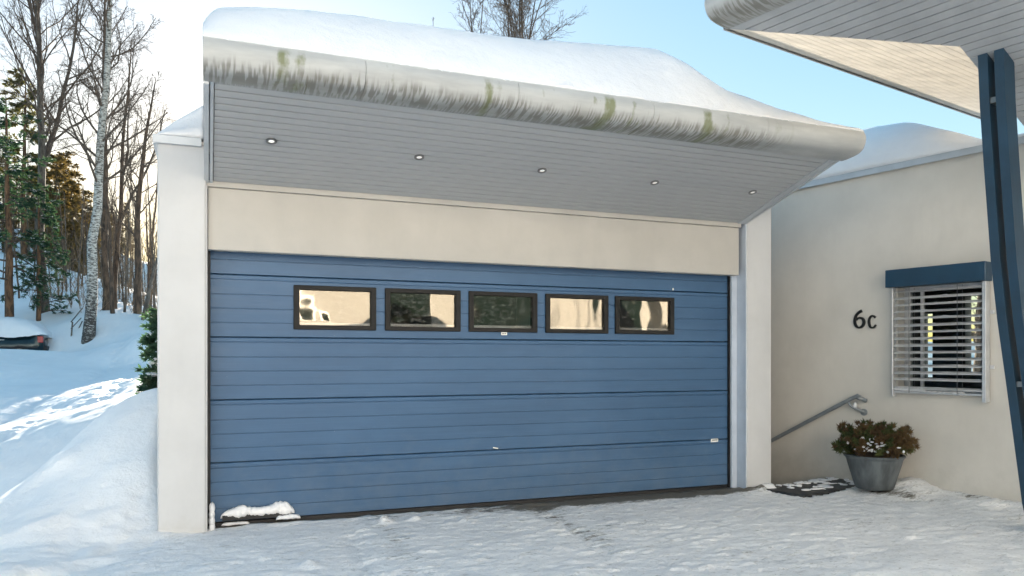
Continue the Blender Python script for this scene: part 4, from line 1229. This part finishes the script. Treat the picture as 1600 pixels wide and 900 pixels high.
for i in range(34):
    a = rr.gauss(0, .10); h = rr.uniform(.08, .23); fwd = rr.uniform(.12, .26)
    sx = np.array([-toc[1], toc[0]])
    q = pcn[:2] + toc * fwd + sx * a
    L_.append((q[0], q[1], pcn[2] + .30 + h, rr.uniform(.008, .026), rr.uniform(.01, .02), rr.uniform(.006, .014)))
snow_lump('snow_tufts', L_, 'small tufts of snow caught in the potted cypress bush', 'snow', 51, kind='stuff')

# ================================================================== TREES
def interp_poly(P, idx, t):
    n = P.shape[1] - 1; x = t * n; i = np.minimum(x.astype(int), n - 1); f = (x - i)[:, None]
    a = P[idx, i]; b = P[idx, i + 1]
    return a * (1 - f) + b * f, (b - a) / (np.linalg.norm(b - a, axis=1)[:, None] + 1e-9), i, f[:, 0]
def sprout(rng, P, R, LEN, per, t0, t1, ang, ratio, n, up=.15, wob=.10, rmin=.006, shrink=True, rf=.55):
    B = len(P); idx = np.repeat(np.arange(B), per)
    t = t0 + (t1 - t0) * ((np.tile(np.arange(per), B) + rng.random(B * per)) / per)
    start, tang, i, f = interp_poly(P, idx, t)
    pr = R[idx, i] * (1 - f) + R[idx, np.minimum(i + 1, R.shape[1] - 1)] * f
    rnd = rng.normal(0, 1, start.shape); perp = rnd - (rnd * tang).sum(1)[:, None] * tang; perp /= np.linalg.norm(perp, axis=1)[:, None]
    a = ang * rng.uniform(.7, 1.3, len(t))[:, None]
    d = tang * np.cos(a) + perp * np.sin(a)
    ln = LEN[idx] * ratio * rng.uniform(.55, 1.15, len(t)) * ((1 - .65 * t) if shrink else 1)
    pts = [start]; cur = start; dd = d
    for k in range(1, n):
        dd = dd + rng.normal(0, wob, d.shape) + np.array([0, 0, up])
        dd /= np.linalg.norm(dd, axis=1)[:, None]
        cur = cur + dd * (ln / (n - 1))[:, None]; pts.append(cur)
    Pn = np.stack(pts, 1)
    r0 = np.maximum(pr * rf, rmin * 1.15)
    Rn = r0[:, None] * np.linspace(1, .3, n)[None]; Rn = np.maximum(Rn, rmin * .7)
    return Pn, Rn, ln
def bare_tree(name, base, top, r0, bark, twig, label, group=None, seed=0, t0=.25, n1=26, n2=6, n3=5, n4=0, ang=.75, blen=.33, up=.12, droop=0.0, cat='tree', rmin=.007, forks=None, knee=0.0):
    rng = np.random.default_rng(seed)
    base = np.array(base, float); top = np.array(top, float)
    h = np.linalg.norm(top - base)
    t = thing(name, base, label, cat, group)
    k = 16; tt = np.linspace(0, 1, k)
    P = base + (top - base) * tt[:, None] + np.concatenate([np.zeros((1, 3)), np.cumsum(rng.normal(0, h * .0022, (k - 1, 3)) * [1, 1, 0], 0)])
    P[:, 0] += knee * np.sin(tt * math.pi)
    P[0, 2] -= .4
    R = r0 * (1 - tt) ** .75 + .012; R[0] *= 1.25
    P = P[None]; R = R[None]
    V0, F0 = tubes_vf(P, R, 10)
    np_mesh('trunk', V0, F0, bark, t, smooth=True)
    parts = []
    LEN = np.array([h])
    P1, R1, L1 = sprout(rng, P, R, LEN, n1, t0, .98, ang, blen, 9, up, .12, rmin * 1.3, rf=.33)
    if forks:
        Pf, Rf, Lf = sprout(rng, P, R, LEN, forks, t0, t0 + .25, .35, .8, 9, .1, .07, rmin * 2, rf=.75)
        P1 = np.concatenate([P1, Pf]); R1 = np.concatenate([R1, Rf]); L1 = np.concatenate([L1, Lf])
    parts.append(tubes_vf(P1, R1, 5))
    P2, R2, L2 = sprout(rng, P1, R1, L1, n2, .12, .98, .65, .5, 6, up * .8 - droop * .5, .14, rmin * 1.1)
    parts.append(tubes_vf(P2, R2, 3))
    P3, R3, L3 = sprout(rng, P2, R2, L2, n3, .15, 1, .6, .55, 5, -droop, .16, rmin * .85)
    parts.append(tubes_vf(P3, R3, 3))
    if n4:
        P4, R4, L4 = sprout(rng, P3, R3, L3, n4, .2, 1, .6, .7, 4, -droop, .18, rmin * .7)
        parts.append(tubes_vf(P4, R4, 3))
    Vb, Fb = merge(parts)
    np_mesh('crown', Vb, Fb, twig, t, smooth=False)
    return t
def conifer(name, base, h, r0, bark, needle, label, seed, t0=.15, nb=60, blen=.22, dens=10, ln=.16, wd=.02, snow=0.0, group=None, droop=.06, tip=.15, bias=None, n2=7):
    rng = np.random.default_rng(seed); base = np.array(base, float)
    t = thing(name, base, label, 'tree', group)
    k = 12; tt = np.linspace(0, 1, k)
    P = base + np.array([0, 0, h]) * tt[:, None] + np.concatenate([np.zeros((1, 3)), np.cumsum(rng.normal(0, h * .003, (k - 1, 3)) * [1, 1, 0], 0)]); P[0, 2] -= .4
    R = r0 * (1 - tt) ** .8 + .01
    V0, F0 = tubes_vf(P[None], R[None], 8); np_mesh('trunk', V0, F0, bark, t, smooth=True)
    P1, R1, L1 = sprout(rng, P[None], R[None], np.array([h]), nb, t0, .98, 1.35, blen, 7, -droop, .06, .008, rf=.3)
    if tip: L1 *= 1
    P2, R2, L2 = sprout(rng, P1, R1, L1, n2, .15, 1, .8, .38, 4, -droop * .6, .1, .005)
    Vb, Fb = merge([tubes_vf(P1, R1, 4), tubes_vf(P2, R2, 3)])
    np_mesh('limbs', Vb, Fb, M['twig'], t)
    cen = P2[:, 1:].reshape(-1, 3); dr = (P2[:, 1:] - P2[:, :-1]).reshape(-1, 3); dr /= np.linalg.norm(dr, axis=1)[:, None]
    V1, F1 = sprays(cen, dr, dens, ln, wd, rng, .5, .45)
    np_mesh('crown', V1, F1, needle, t)
    if snow:
        m_ = rng.random(len(cen)) < snow
        c = cen[m_] + np.array([0, 0, .03])
        V1, F1 = sprays(c, dr[m_] * [1, 1, .2], 9, ln * .9, wd * 1.7, rng, .5, .9)
        V1[:, 2] += rng.normal(0, .01, len(V1))
        o = np_mesh('snow_on_needles', V1, F1, M['snow'], t); o['kind'] = 'stuff'
    return t
def on_ground(px, d):
    q = atd(px, 560, far_d(px, d)); q[2] = float(ground_z(np.array([q[0]]), np.array([q[1]]), False)[0]); return q
def up_to(px, py, d): return atd(px, py, far_d(px, d))

# -- foreground trees, left side
bare_tree('birch_tree', on_ground(137, 23.2), up_to(176, -190, 24.5), .20, M['birch'], M['twig'], 'tall pale birch with black marks, thickest trunk beside the snowy track', seed=3, t0=.30, n1=40, n2=11, n3=8, n4=4, ang=.8, blen=.30, up=.06, droop=.07, rmin=.006)
bare_tree('bare_tree', on_ground(70, 25.8), up_to(60, -150, 26.5), .19, M['grey'], M['twig'], 'grey forked bare tree left of the pale birch', seed=8, t0=.33, n1=24, n2=11, n3=7, n4=4, ang=.65, blen=.34, up=.13, forks=3)
bare_tree('bare_tree', on_ground(166, 26.5), up_to(171, -70, 27), .15, M['brown'], M['twig'], 'straight dark trunk close behind the pale birch', seed=14, t0=.34, n1=22, n2=8, n3=6, n4=3, blen=.24, ang=.6, up=.15)
bare_tree('bare_tree', on_ground(178, 27.2), up_to(206, 60, 28), .12, M['brown'], M['twig'], 'forked brown tree right of the birch with ascending limbs', seed=22, t0=.22, n1=16, n2=7, n3=6, ang=.45, blen=.38, up=.15, forks=2)
bare_tree('bare_tree', on_ground(214, 25.5), up_to(246, 120, 26), .15, M['brown'], M['twig'], 'brown tree leaning right towards the garage pier', seed=27, t0=.25, n1=18, n2=8, n3=6, n4=2, ang=.8, blen=.30, up=.1, knee=-.2)
bare_tree('bare_tree', on_ground(223, 24.2), up_to(256, 360, 24.6), .09, M['grey'], M['twig'], 'thin pale stem slanting steeply just left of the pier', seed=29, t0=.5, n1=8, n2=4, n3=3, blen=.2)
conifer('spruce_tree', on_ground(15, 24.3), 9.6, .17, M['pine'], M['needle'], 'dark green snow dusted spruce at the left edge', 31, t0=.20, nb=46, blen=.30, dens=26, ln=.16, wd=.016, snow=.10, droop=.05, n2=9)
conifer('spruce_tree', on_ground(60, 24.9), 5.6, .09, M['pine'], M['needle'], 'shorter snow dusted spruce between the edge spruce and the grey tree', 37, t0=.05, nb=34, blen=.30, dens=20, ln=.16, wd=.016, snow=.14, droop=.09, n2=7)
conifer('pine_tree', on_ground(38, 40), 13.0, .2, M['pine'], M['needle2'], 'golden green sunlit conifer behind the edge spruce', 41, t0=.3, nb=60, blen=.22, dens=12, ln=.28, wd=.032)
# -- saplings, thin stems with few twigs
G = 'thin saplings on the snowy slope'
protos = []
for k in range(5):
    b = np.array([0., 0, 0])
    hgt = [7, 8.5, 6, 9, 10][k]
    o = bare_tree('sapling', b, b + np.array([RNG.uniform(-.5, .5), RNG.uniform(-.4, .4), hgt]), [.045, .06, .04, .07, .09][k], M['grey'] if k % 2 else M['brown'], M['twig2'] if k % 2 else M['twig'], 'x', G, seed=50 + k, t0=.25, n1=13, n2=4, n3=3, ang=.5, blen=.26, up=.2, cat='sapling')
    protos.append(o)
saps = [(96, 29), (104, 33), (112, 27.5), (120, 31), (128, 35), (146, 29), (152, 32), (160, 36), (171, 30), (176, 24.5), (184, 30), (190, 33), (196, 27), (201, 36), (207, 30), (211, 34), (219, 30), (226, 33), (231, 28), (236, 31), (240, 35), (243, 27.5), (88, 36), (80, 31), (54, 33), (30, 30), (5, 33), (-20, 29), (194, 26), (234, 26.5)] + [(92 + (i * 37) % 156, 31 + (i * 53) % 29) for i in range(46)]
near_lbl = []
for i, (px, d) in enumerate(saps):
    pr_ = protos[i % 5]
    o = pr_ if i < 5 else copy_tree(pr_)
    o.location = tuple(on_ground(px, d)); o.rotation_euler = (RNG.uniform(-.06, .06), RNG.uniform(-.06, .06), RNG.uniform(0, 6.28)); sc_ = RNG.uniform(.42, .85); o.scale = (sc_, sc_, sc_)
    for c in o.children: c.location = (0, 0, 0)
    o['label'] = 'thin bare sapling among many standing on the snowy slope'
# -- forest behind: one mass of many similar trunks, each an individual
G = 'trees of the forest behind the snowy slope'
protos = []
for k in range(5):
    b = np.array([0., 0, 0]); hgt = [15, 17, 13, 18, 12][k]
    protos.append(bare_tree('forest_tree', b, b + np.array([RNG.uniform(-.8, .8), RNG.uniform(-.8, .8), hgt]), [.10, .11, .08, .12, .07][k], [M['brown'], M['grey']][k % 2], M['twig2'] if k != 2 else M['twig'], 'x', G, seed=70 + k, t0=.2, n1=26, n2=7, n3=6, ang=.6, blen=.24, up=.18, rmin=.011))
rr = random.Random(77)
n_f = 0
for i in range(190):
    px = rr.uniform(-120, 262); d = rr.uniform(42, 85)
    if i >= 150: px = 262 + (i - 150) * 4.6 + rr.uniform(-2, 2); d = rr.uniform(96, 112) / 1.3
    if 205 < px < 262 and rr.random() < (.65 if px < 255 else .93): continue
    pr_ = protos[n_f % 5]
    o = pr_ if n_f < 5 else copy_tree(pr_)
    n_f += 1
    o.location = tuple(on_ground(px, d)); o.rotation_euler = (0, 0, rr.uniform(0, 6.28)); sc_ = rr.uniform(.28, .50) * (1.0 if px > 110 else 1.3); o.scale = (sc_, sc_, sc_)
    o['label'] = 'bare brown tree in the dense forest behind the snowy slope'
G = 'young conifers in the forest behind the slope'
pc0 = conifer('young_conifer', (0, 0, 0), 7.5, .08, M['brown'], M['needle3'], 'x', 90, t0=.08, nb=55, blen=.24, dens=9, ln=.26, wd=.035, group=G, n2=6)
pc1 = conifer('young_conifer', (0, 0, 0), 9.5, .10, M['brown'], M['needle3'], 'x', 91, t0=.1, nb=60, blen=.20, dens=9, ln=.28, wd=.035, group=G, n2=6)
rr = random.Random(5)
spots = [(114, 42), (100, 46), (128, 50), (88, 40), (75, 48), (140, 55), (60, 44), (45, 52), (150, 48), (160, 58), (105, 60), (120, 66), (20, 48), (170, 60), (135, 44), (92, 55), (182, 62), (5, 50), (66, 60), (195, 66), (210, 70), (-30, 46), (148, 62), (112, 52)]
for i, (px, d) in enumerate(spots):
    o = (pc0, pc1)[i] if i < 2 else copy_tree((pc0, pc1)[i % 2])
    o.location = tuple(on_ground(px, d)); o.rotation_euler = (0, 0, rr.uniform(0, 6)); s = rr.uniform(.6, 1.1) * (1 if px < 150 else .6); o.scale = (s, s, s)
    o['label'] = 'young brown green conifer in the forest behind the slope'
# -- trees beyond the garage roof
bare_tree('bare_tree', on_ground(812, 36), up_to(822, -60, 36), .13, M['grey'], M['twig'], 'bare tree crown rising above the middle of the snowy garage roof', seed=111, t0=.50, n1=30, n2=11, n3=8, n4=4, ang=.85, blen=.34, up=.05, forks=6, rmin=.0075)
bare_tree('bare_tree', on_ground(750, 40), up_to(731, -25, 40), .09, M['grey'], M['twig'], 'smaller bare crown left of the crown above the garage roof', seed=103, t0=.62, n1=18, n2=9, n3=7, n4=4, ang=.8, blen=.19, up=.08, forks=2, rmin=.0075)
bare_tree('bare_tree', on_ground(690, 42), up_to(680, 26, 42), .05, M['grey'], M['twig'], 'single small twiggy tip just above the garage roof snow', seed=105, t0=.85, n1=7, n2=4, n3=3, ang=.4, blen=.08, rmin=.008)
# tree seen through the house windows
bare_tree('bare_tree', on_ground(1525, 24), up_to(1540, 250, 24), .12, M['brown'], M['twig'], 'bare tree seen through the window blind of the house', seed=107, t0=.1, n1=30, n2=8, n3=5, ang=.9, blen=.4)
# undergrowth: thin brush no one could count
rng = np.random.default_rng(33)
pb = []
nb = 420
pxs = rng.uniform(60, 262, nb); ds = rng.uniform(26, 50, nb)
base = np.array([on_ground(a, b) for a, b in zip(pxs[:140], ds[:140])]); base = np.repeat(base, 4, 0) + rng.normal(0, .35, (560, 3)) * [1, 1, 0]
dirs = rng.normal(0, .35, base.shape); dirs[:, 2] = 1; dirs /= np.linalg.norm(dirs, axis=1)[:, None]
hh = rng.uniform(.6, 1.7, len(base)); tt = np.linspace(0, 1, 5)
PB = base[:, None] + dirs[:, None] * (hh[:, None] * tt)[..., None] + np.cumsum(rng.normal(0, .04, (len(base), 5, 3)), 1)
RB = np.linspace(.013, .006, 5)[None].repeat(len(base), 0)
P2, R2, L2 = sprout(rng, PB, RB, hh, 5, .2, 1, .6, .5, 4, .1, .15, .006)
Vb, Fb = merge([tubes_vf(PB, RB, 3), tubes_vf(P2, R2, 3)])
o = np_mesh('undergrowth', Vb, Fb, M['twig2']); tag(o, 'thin leafless brush growing out of the snow among the trees', 'undergrowth', kind='stuff')

# evergreen shrub by the left pier
rng = np.random.default_rng(44)
sb = atd(262, 600, 9.6); sb[2] = .55
sh_ = thing('evergreen_shrub', sb, 'dark evergreen shrub loaded with snow behind the left pier', 'shrub')
nt = 260
hz = rng.uniform(.1, 1.35, nt); az = rng.uniform(0, 6.28, nt); rl = (.34 - .10 * hz) * rng.uniform(.7, 1.1, nt)
st = sb + np.stack([0 * hz, 0 * hz, hz], 1)
dv = np.stack([np.cos(az), np.sin(az), rng.uniform(-.1, .5, nt)], 1)
PT = st[:, None] + dv[:, None] * (rl[:, None] * np.linspace(0, 1, 5))[..., None]
Vt, Ft = tubes_vf(PT, np.linspace(.006, .002, 5)[None].repeat(nt, 0), 3)
V3, F3 = tubes_vf((sb + np.array([[0, 0, z] for z in (-.3, .3, .8, 1.4)]))[None], np.array([[.03, .025, .018, .008]]), 6)
Vt, Ft = merge([(Vt, Ft), (V3, F3)])
np_mesh('stems', Vt, Ft, M['twig'], sh_)
cen = PT[:, 2:].reshape(-1, 3); V1, F1 = sprays(cen, np.repeat(dv, 3, 0), 16, .085, .014, rng, .6)
np_mesh('foliage', V1, F1, M['needle'], sh_)
rr = random.Random(2); L_ = []
for i in range(26):
    k = rr.randrange(nt)
    e = PT[k, 3]; L_.append((e[0], e[1], e[2] + .035, rr.uniform(.05, .11), rr.uniform(.05, .10), rr.uniform(.02, .05)))
snow_lump('snow_clump', L_, 'pillows of snow on the dark evergreen shrub behind the pier', 'snow', 61)

# little wooden rail beside the birch
q1, q2 = on_ground(111, 23.4), on_ground(119, 23.6)
rl = thing('wooden_barrier', q1, 'small leaning wooden barrier sticking out of the snow beside the pale birch', 'barrier')
MB().tube([q1 - UP * .2, q1 + UP * .55 + np.array([.05, 0, 0])], .03, 6).build('post', M['wood'], rl)
MB().tube([q2 - UP * .2, q2 + UP * .32 + np.array([.22, 0, 0])], .022, 6).build('brace', M['wood'], rl)
MB().tube([q1 + UP * .54, q1 + UP * .5 + (q2 - q1) * 2.3], .022, 6).build('crossbar', M['wood'], rl)
MB().tube([q1 + UP * .28, q1 + UP * .17 + (q2 - q1) * 2.0], .018, 6).build('crossbar', M['wood'], rl)

# ================================================================== BURIED CAR
cc = atd(-30, 560, far_d(0, 22.5)); cz = atd(0, 517, far_d(0, 22.5))[2] - 1.17
cx_dir = ray(3600); cx_dir[2] = 0; cx_dir /= np.linalg.norm(cx_dir)        # car's rear points right and slightly away
cy_dir = np.array([-cx_dir[1], cx_dir[0], 0])
car = thing('parked_car', (cc[0], cc[1], cz), 'dark car almost buried in snow beside the track, only its rear side showing', 'car')
def CP(x, y, z): return np.array([cc[0], cc[1], cz]) + cx_dir * x + cy_dir * y + UP * z
# stations along the length: x, half width, sill, belt, roof height, roof half width
st = [(-2.35, .55, .35, .62, .62, .50), (-2.15, .78, .22, .74, .74, .66), (-1.3, .86, .20, .86, .88, .72), (-.85, .87, .20, .90, .98, .70), (-.2, .88, .20, .92, 1.38, .60), (.4, .88, .20, .93, 1.45, .60), (1.1, .88, .20, .95, 1.42, .59), (1.6, .87, .22, .98, 1.26, .60), (1.95, .85, .26, 1.00, 1.03, .68), (2.15, .78, .32, .92, .94, .66), (2.22, .68, .42, .72, .74, .6)]
Vv = []; rowsz = 12
for x, hw, sl, bl, rf_, rw in st:
    half = [(0.0, sl), (hw * .9, sl), (hw, sl + .12), (hw + .01, (sl + bl) / 2), (hw - .03, bl), (rw + .02, (bl + rf_) / 2 + .02), (rw * .9, rf_)]
    full = [(y, z) for y, z in half] + [(0.0, rf_ + .015)] + [(-y, z) for y, z in half[::-1][:-1]]
    Vv += [CP(x, y, z) for y, z in full]
k = 14; Fs = []; mi = []
for i in range(len(st) - 1):
    for j in range(k):
        Fs.append((i * k + j, i * k + (j + 1) % k, (i + 1) * k + (j + 1) % k, (i + 1) * k + j))
Fs += [tuple(range(k)), tuple((len(st) - 1) * k + j for j in range(k))]
mb = MB(); mb.add(Vv, Fs); body = mb.build('body', M['carp'], car, 50)
for sg in (-1, 1):
    # side glass panes
    for x0, x1, za, zb in ((-.55, .1, .97, 1.28), (.16, .95, .98, 1.33), (1.02, 1.5, 1.0, 1.25)):
        q = [CP(x0 + (.1 if x0 < 0 else 0), sg * .845, za), CP(x1, sg * .845, za), CP(x1 - (.25 if x1 > 1.2 else 0), sg * .70, zb), CP(x0 + .35 * (x0 < 0), sg * .70, zb)]
        MB().prism(q, cy_dir * sg * .02).build('side_window', M['carg'], car)
    MB().obox(CP(0, 0, 0), cx_dir, cy_dir, UP, .72, .92, sg * .885 - .012, sg * .885 + .022, .80, .825, .004).build('door_handle', M['alu'], car)
    MB().obox(CP(0, 0, 0), cx_dir, cy_dir, UP, 1.98, 2.18, sg * .76 - .07, sg * .76 + .09, .72, .97, .02).build('tail_light', M['red'], car)
    MB().obox(CP(0, 0, 0), cx_dir, cy_dir, UP, -1.9, 2.0, sg * .89 - .01, sg * .89 + .006, .50, .56, .004).build('side_moulding', M['black'], car)
    for wx in (-1.35, 1.42):
        c0_ = CP(wx, sg * .80, .30)
        wh = MB().tube([c0_ - cy_dir * sg * .10, c0_ + cy_dir * sg * .10], .31, 20).build('wheel', M['black'], car, True)
        MB().tube([c0_ + cy_dir * sg * .09, c0_ + cy_dir * sg * .115], .19, 16).build('rim', M['steel'], wh, True)
MB().obox(CP(0, 0, 0), cx_dir, cy_dir, UP, 2.12, 2.30, -.74, .74, .40, .60, .03).build('bumper', M['black'], car)
# snow burying it: one smooth load over roof and windows, spilling down the side
def top4(X, Y):
    rf = np.interp(X, [-2.6, -2.3, -1, -.2, 1.1, 1.7, 2.15, 2.35], [.75, .80, 1.06, 1.50, 1.52, 1.30, 1.02, .95])
    ex = np.clip((2.32 - X) / .5, 0, 1); e = np.clip((Y + 1.02) / .42, 0, 1)
    h = .95 + (rf + .20 - .95) * np.sqrt(1 - (1 - ex) ** 2)
    h = .96 + (h - .96) * np.sqrt(1 - (1 - e) ** 2) + .04 * fbm(X * 2, Y * 2, 3, 5) + .015 * fbm(X * 8, Y * 8, 2, 6)
    h = h + .14 * fbm(X * 1.3, Y * 1.3, 2, 15)
    return cz + np.maximum(h, .90)
def bot4(X, Y): return cz + .93 + (.12 * fbm(X * 3, X * 0 + 1, 4, 8) - .22 * sstep(.9, -.8, X) + .05) * (Y < -.5)
def warp4(X, Y):
    Y = Y + .04 * fbm(X * 3, X * 0, 2, 3)
    return cc[0] + cx_dir[0] * X + cy_dir[0] * Y, cc[1] + cx_dir[1] * X + cy_dir[1] * Y
o = snow_sheet('snow_load', np.linspace(-3.2, 2.32, 110), np.concatenate([[-1.02, -1.0, -.96, -.9], np.linspace(-.8, 3.6, 34)]), top4, bot4, '', warp4)
tag(o, 'deep snow heaped over the roof and windows of the buried car', 'snow')

# ================================================================== ADDED BUILDING behind the camera (unseen; bounces sunlight, mirrored in the door)
nb_ = thing('bounce_building', (6, -9.5, 0), 'unseen pale building behind the camera, added to bounce sunlight and mirror in the door windows', 'house')
FY = -9.5
MB().box(-18, 26, FY - 8, FY, -.3, 9.0).build('wall', M['render'], nb_)
kf = (2 * YD - FY) / YD  # windows of the added building set where door panes should mirror dark
for xa, xb, za, zb in ((wX[1][0] * kf - .2, wX[1][1] * kf - .9, 1.6, 4.3), (wX[2][0] * kf - .2, wX[2][1] * kf + .3, 1.5, 4.4), (wX[4][0] * kf - .3, wX[4][0] * kf + 1.0, 1.8, 4.4), (wX[0][0] * kf + .2, wX[0][0] * kf + .9, 2.3, 3.4), (-6, -4, 1.8, 4.2), (-12, -10, 1.8, 4.2)):
    f_ = MB().box(xa, xb, FY, FY + .07, za, zb).build('window', M['alu'], nb_)
    MB().box(xa + .08, xb - .08, FY + .07, FY + .08, za + .08, zb - .08).build('pane', M['carg'], f_)
MB().box(-16.5, 26.5, FY - 8.5, FY + .3, 9.0, 9.25).build('roof', M['trim'], nb_)
print('tris', sum(len(o.data.polygons) * 2 for o in C.objects if o.type == 'MESH'))
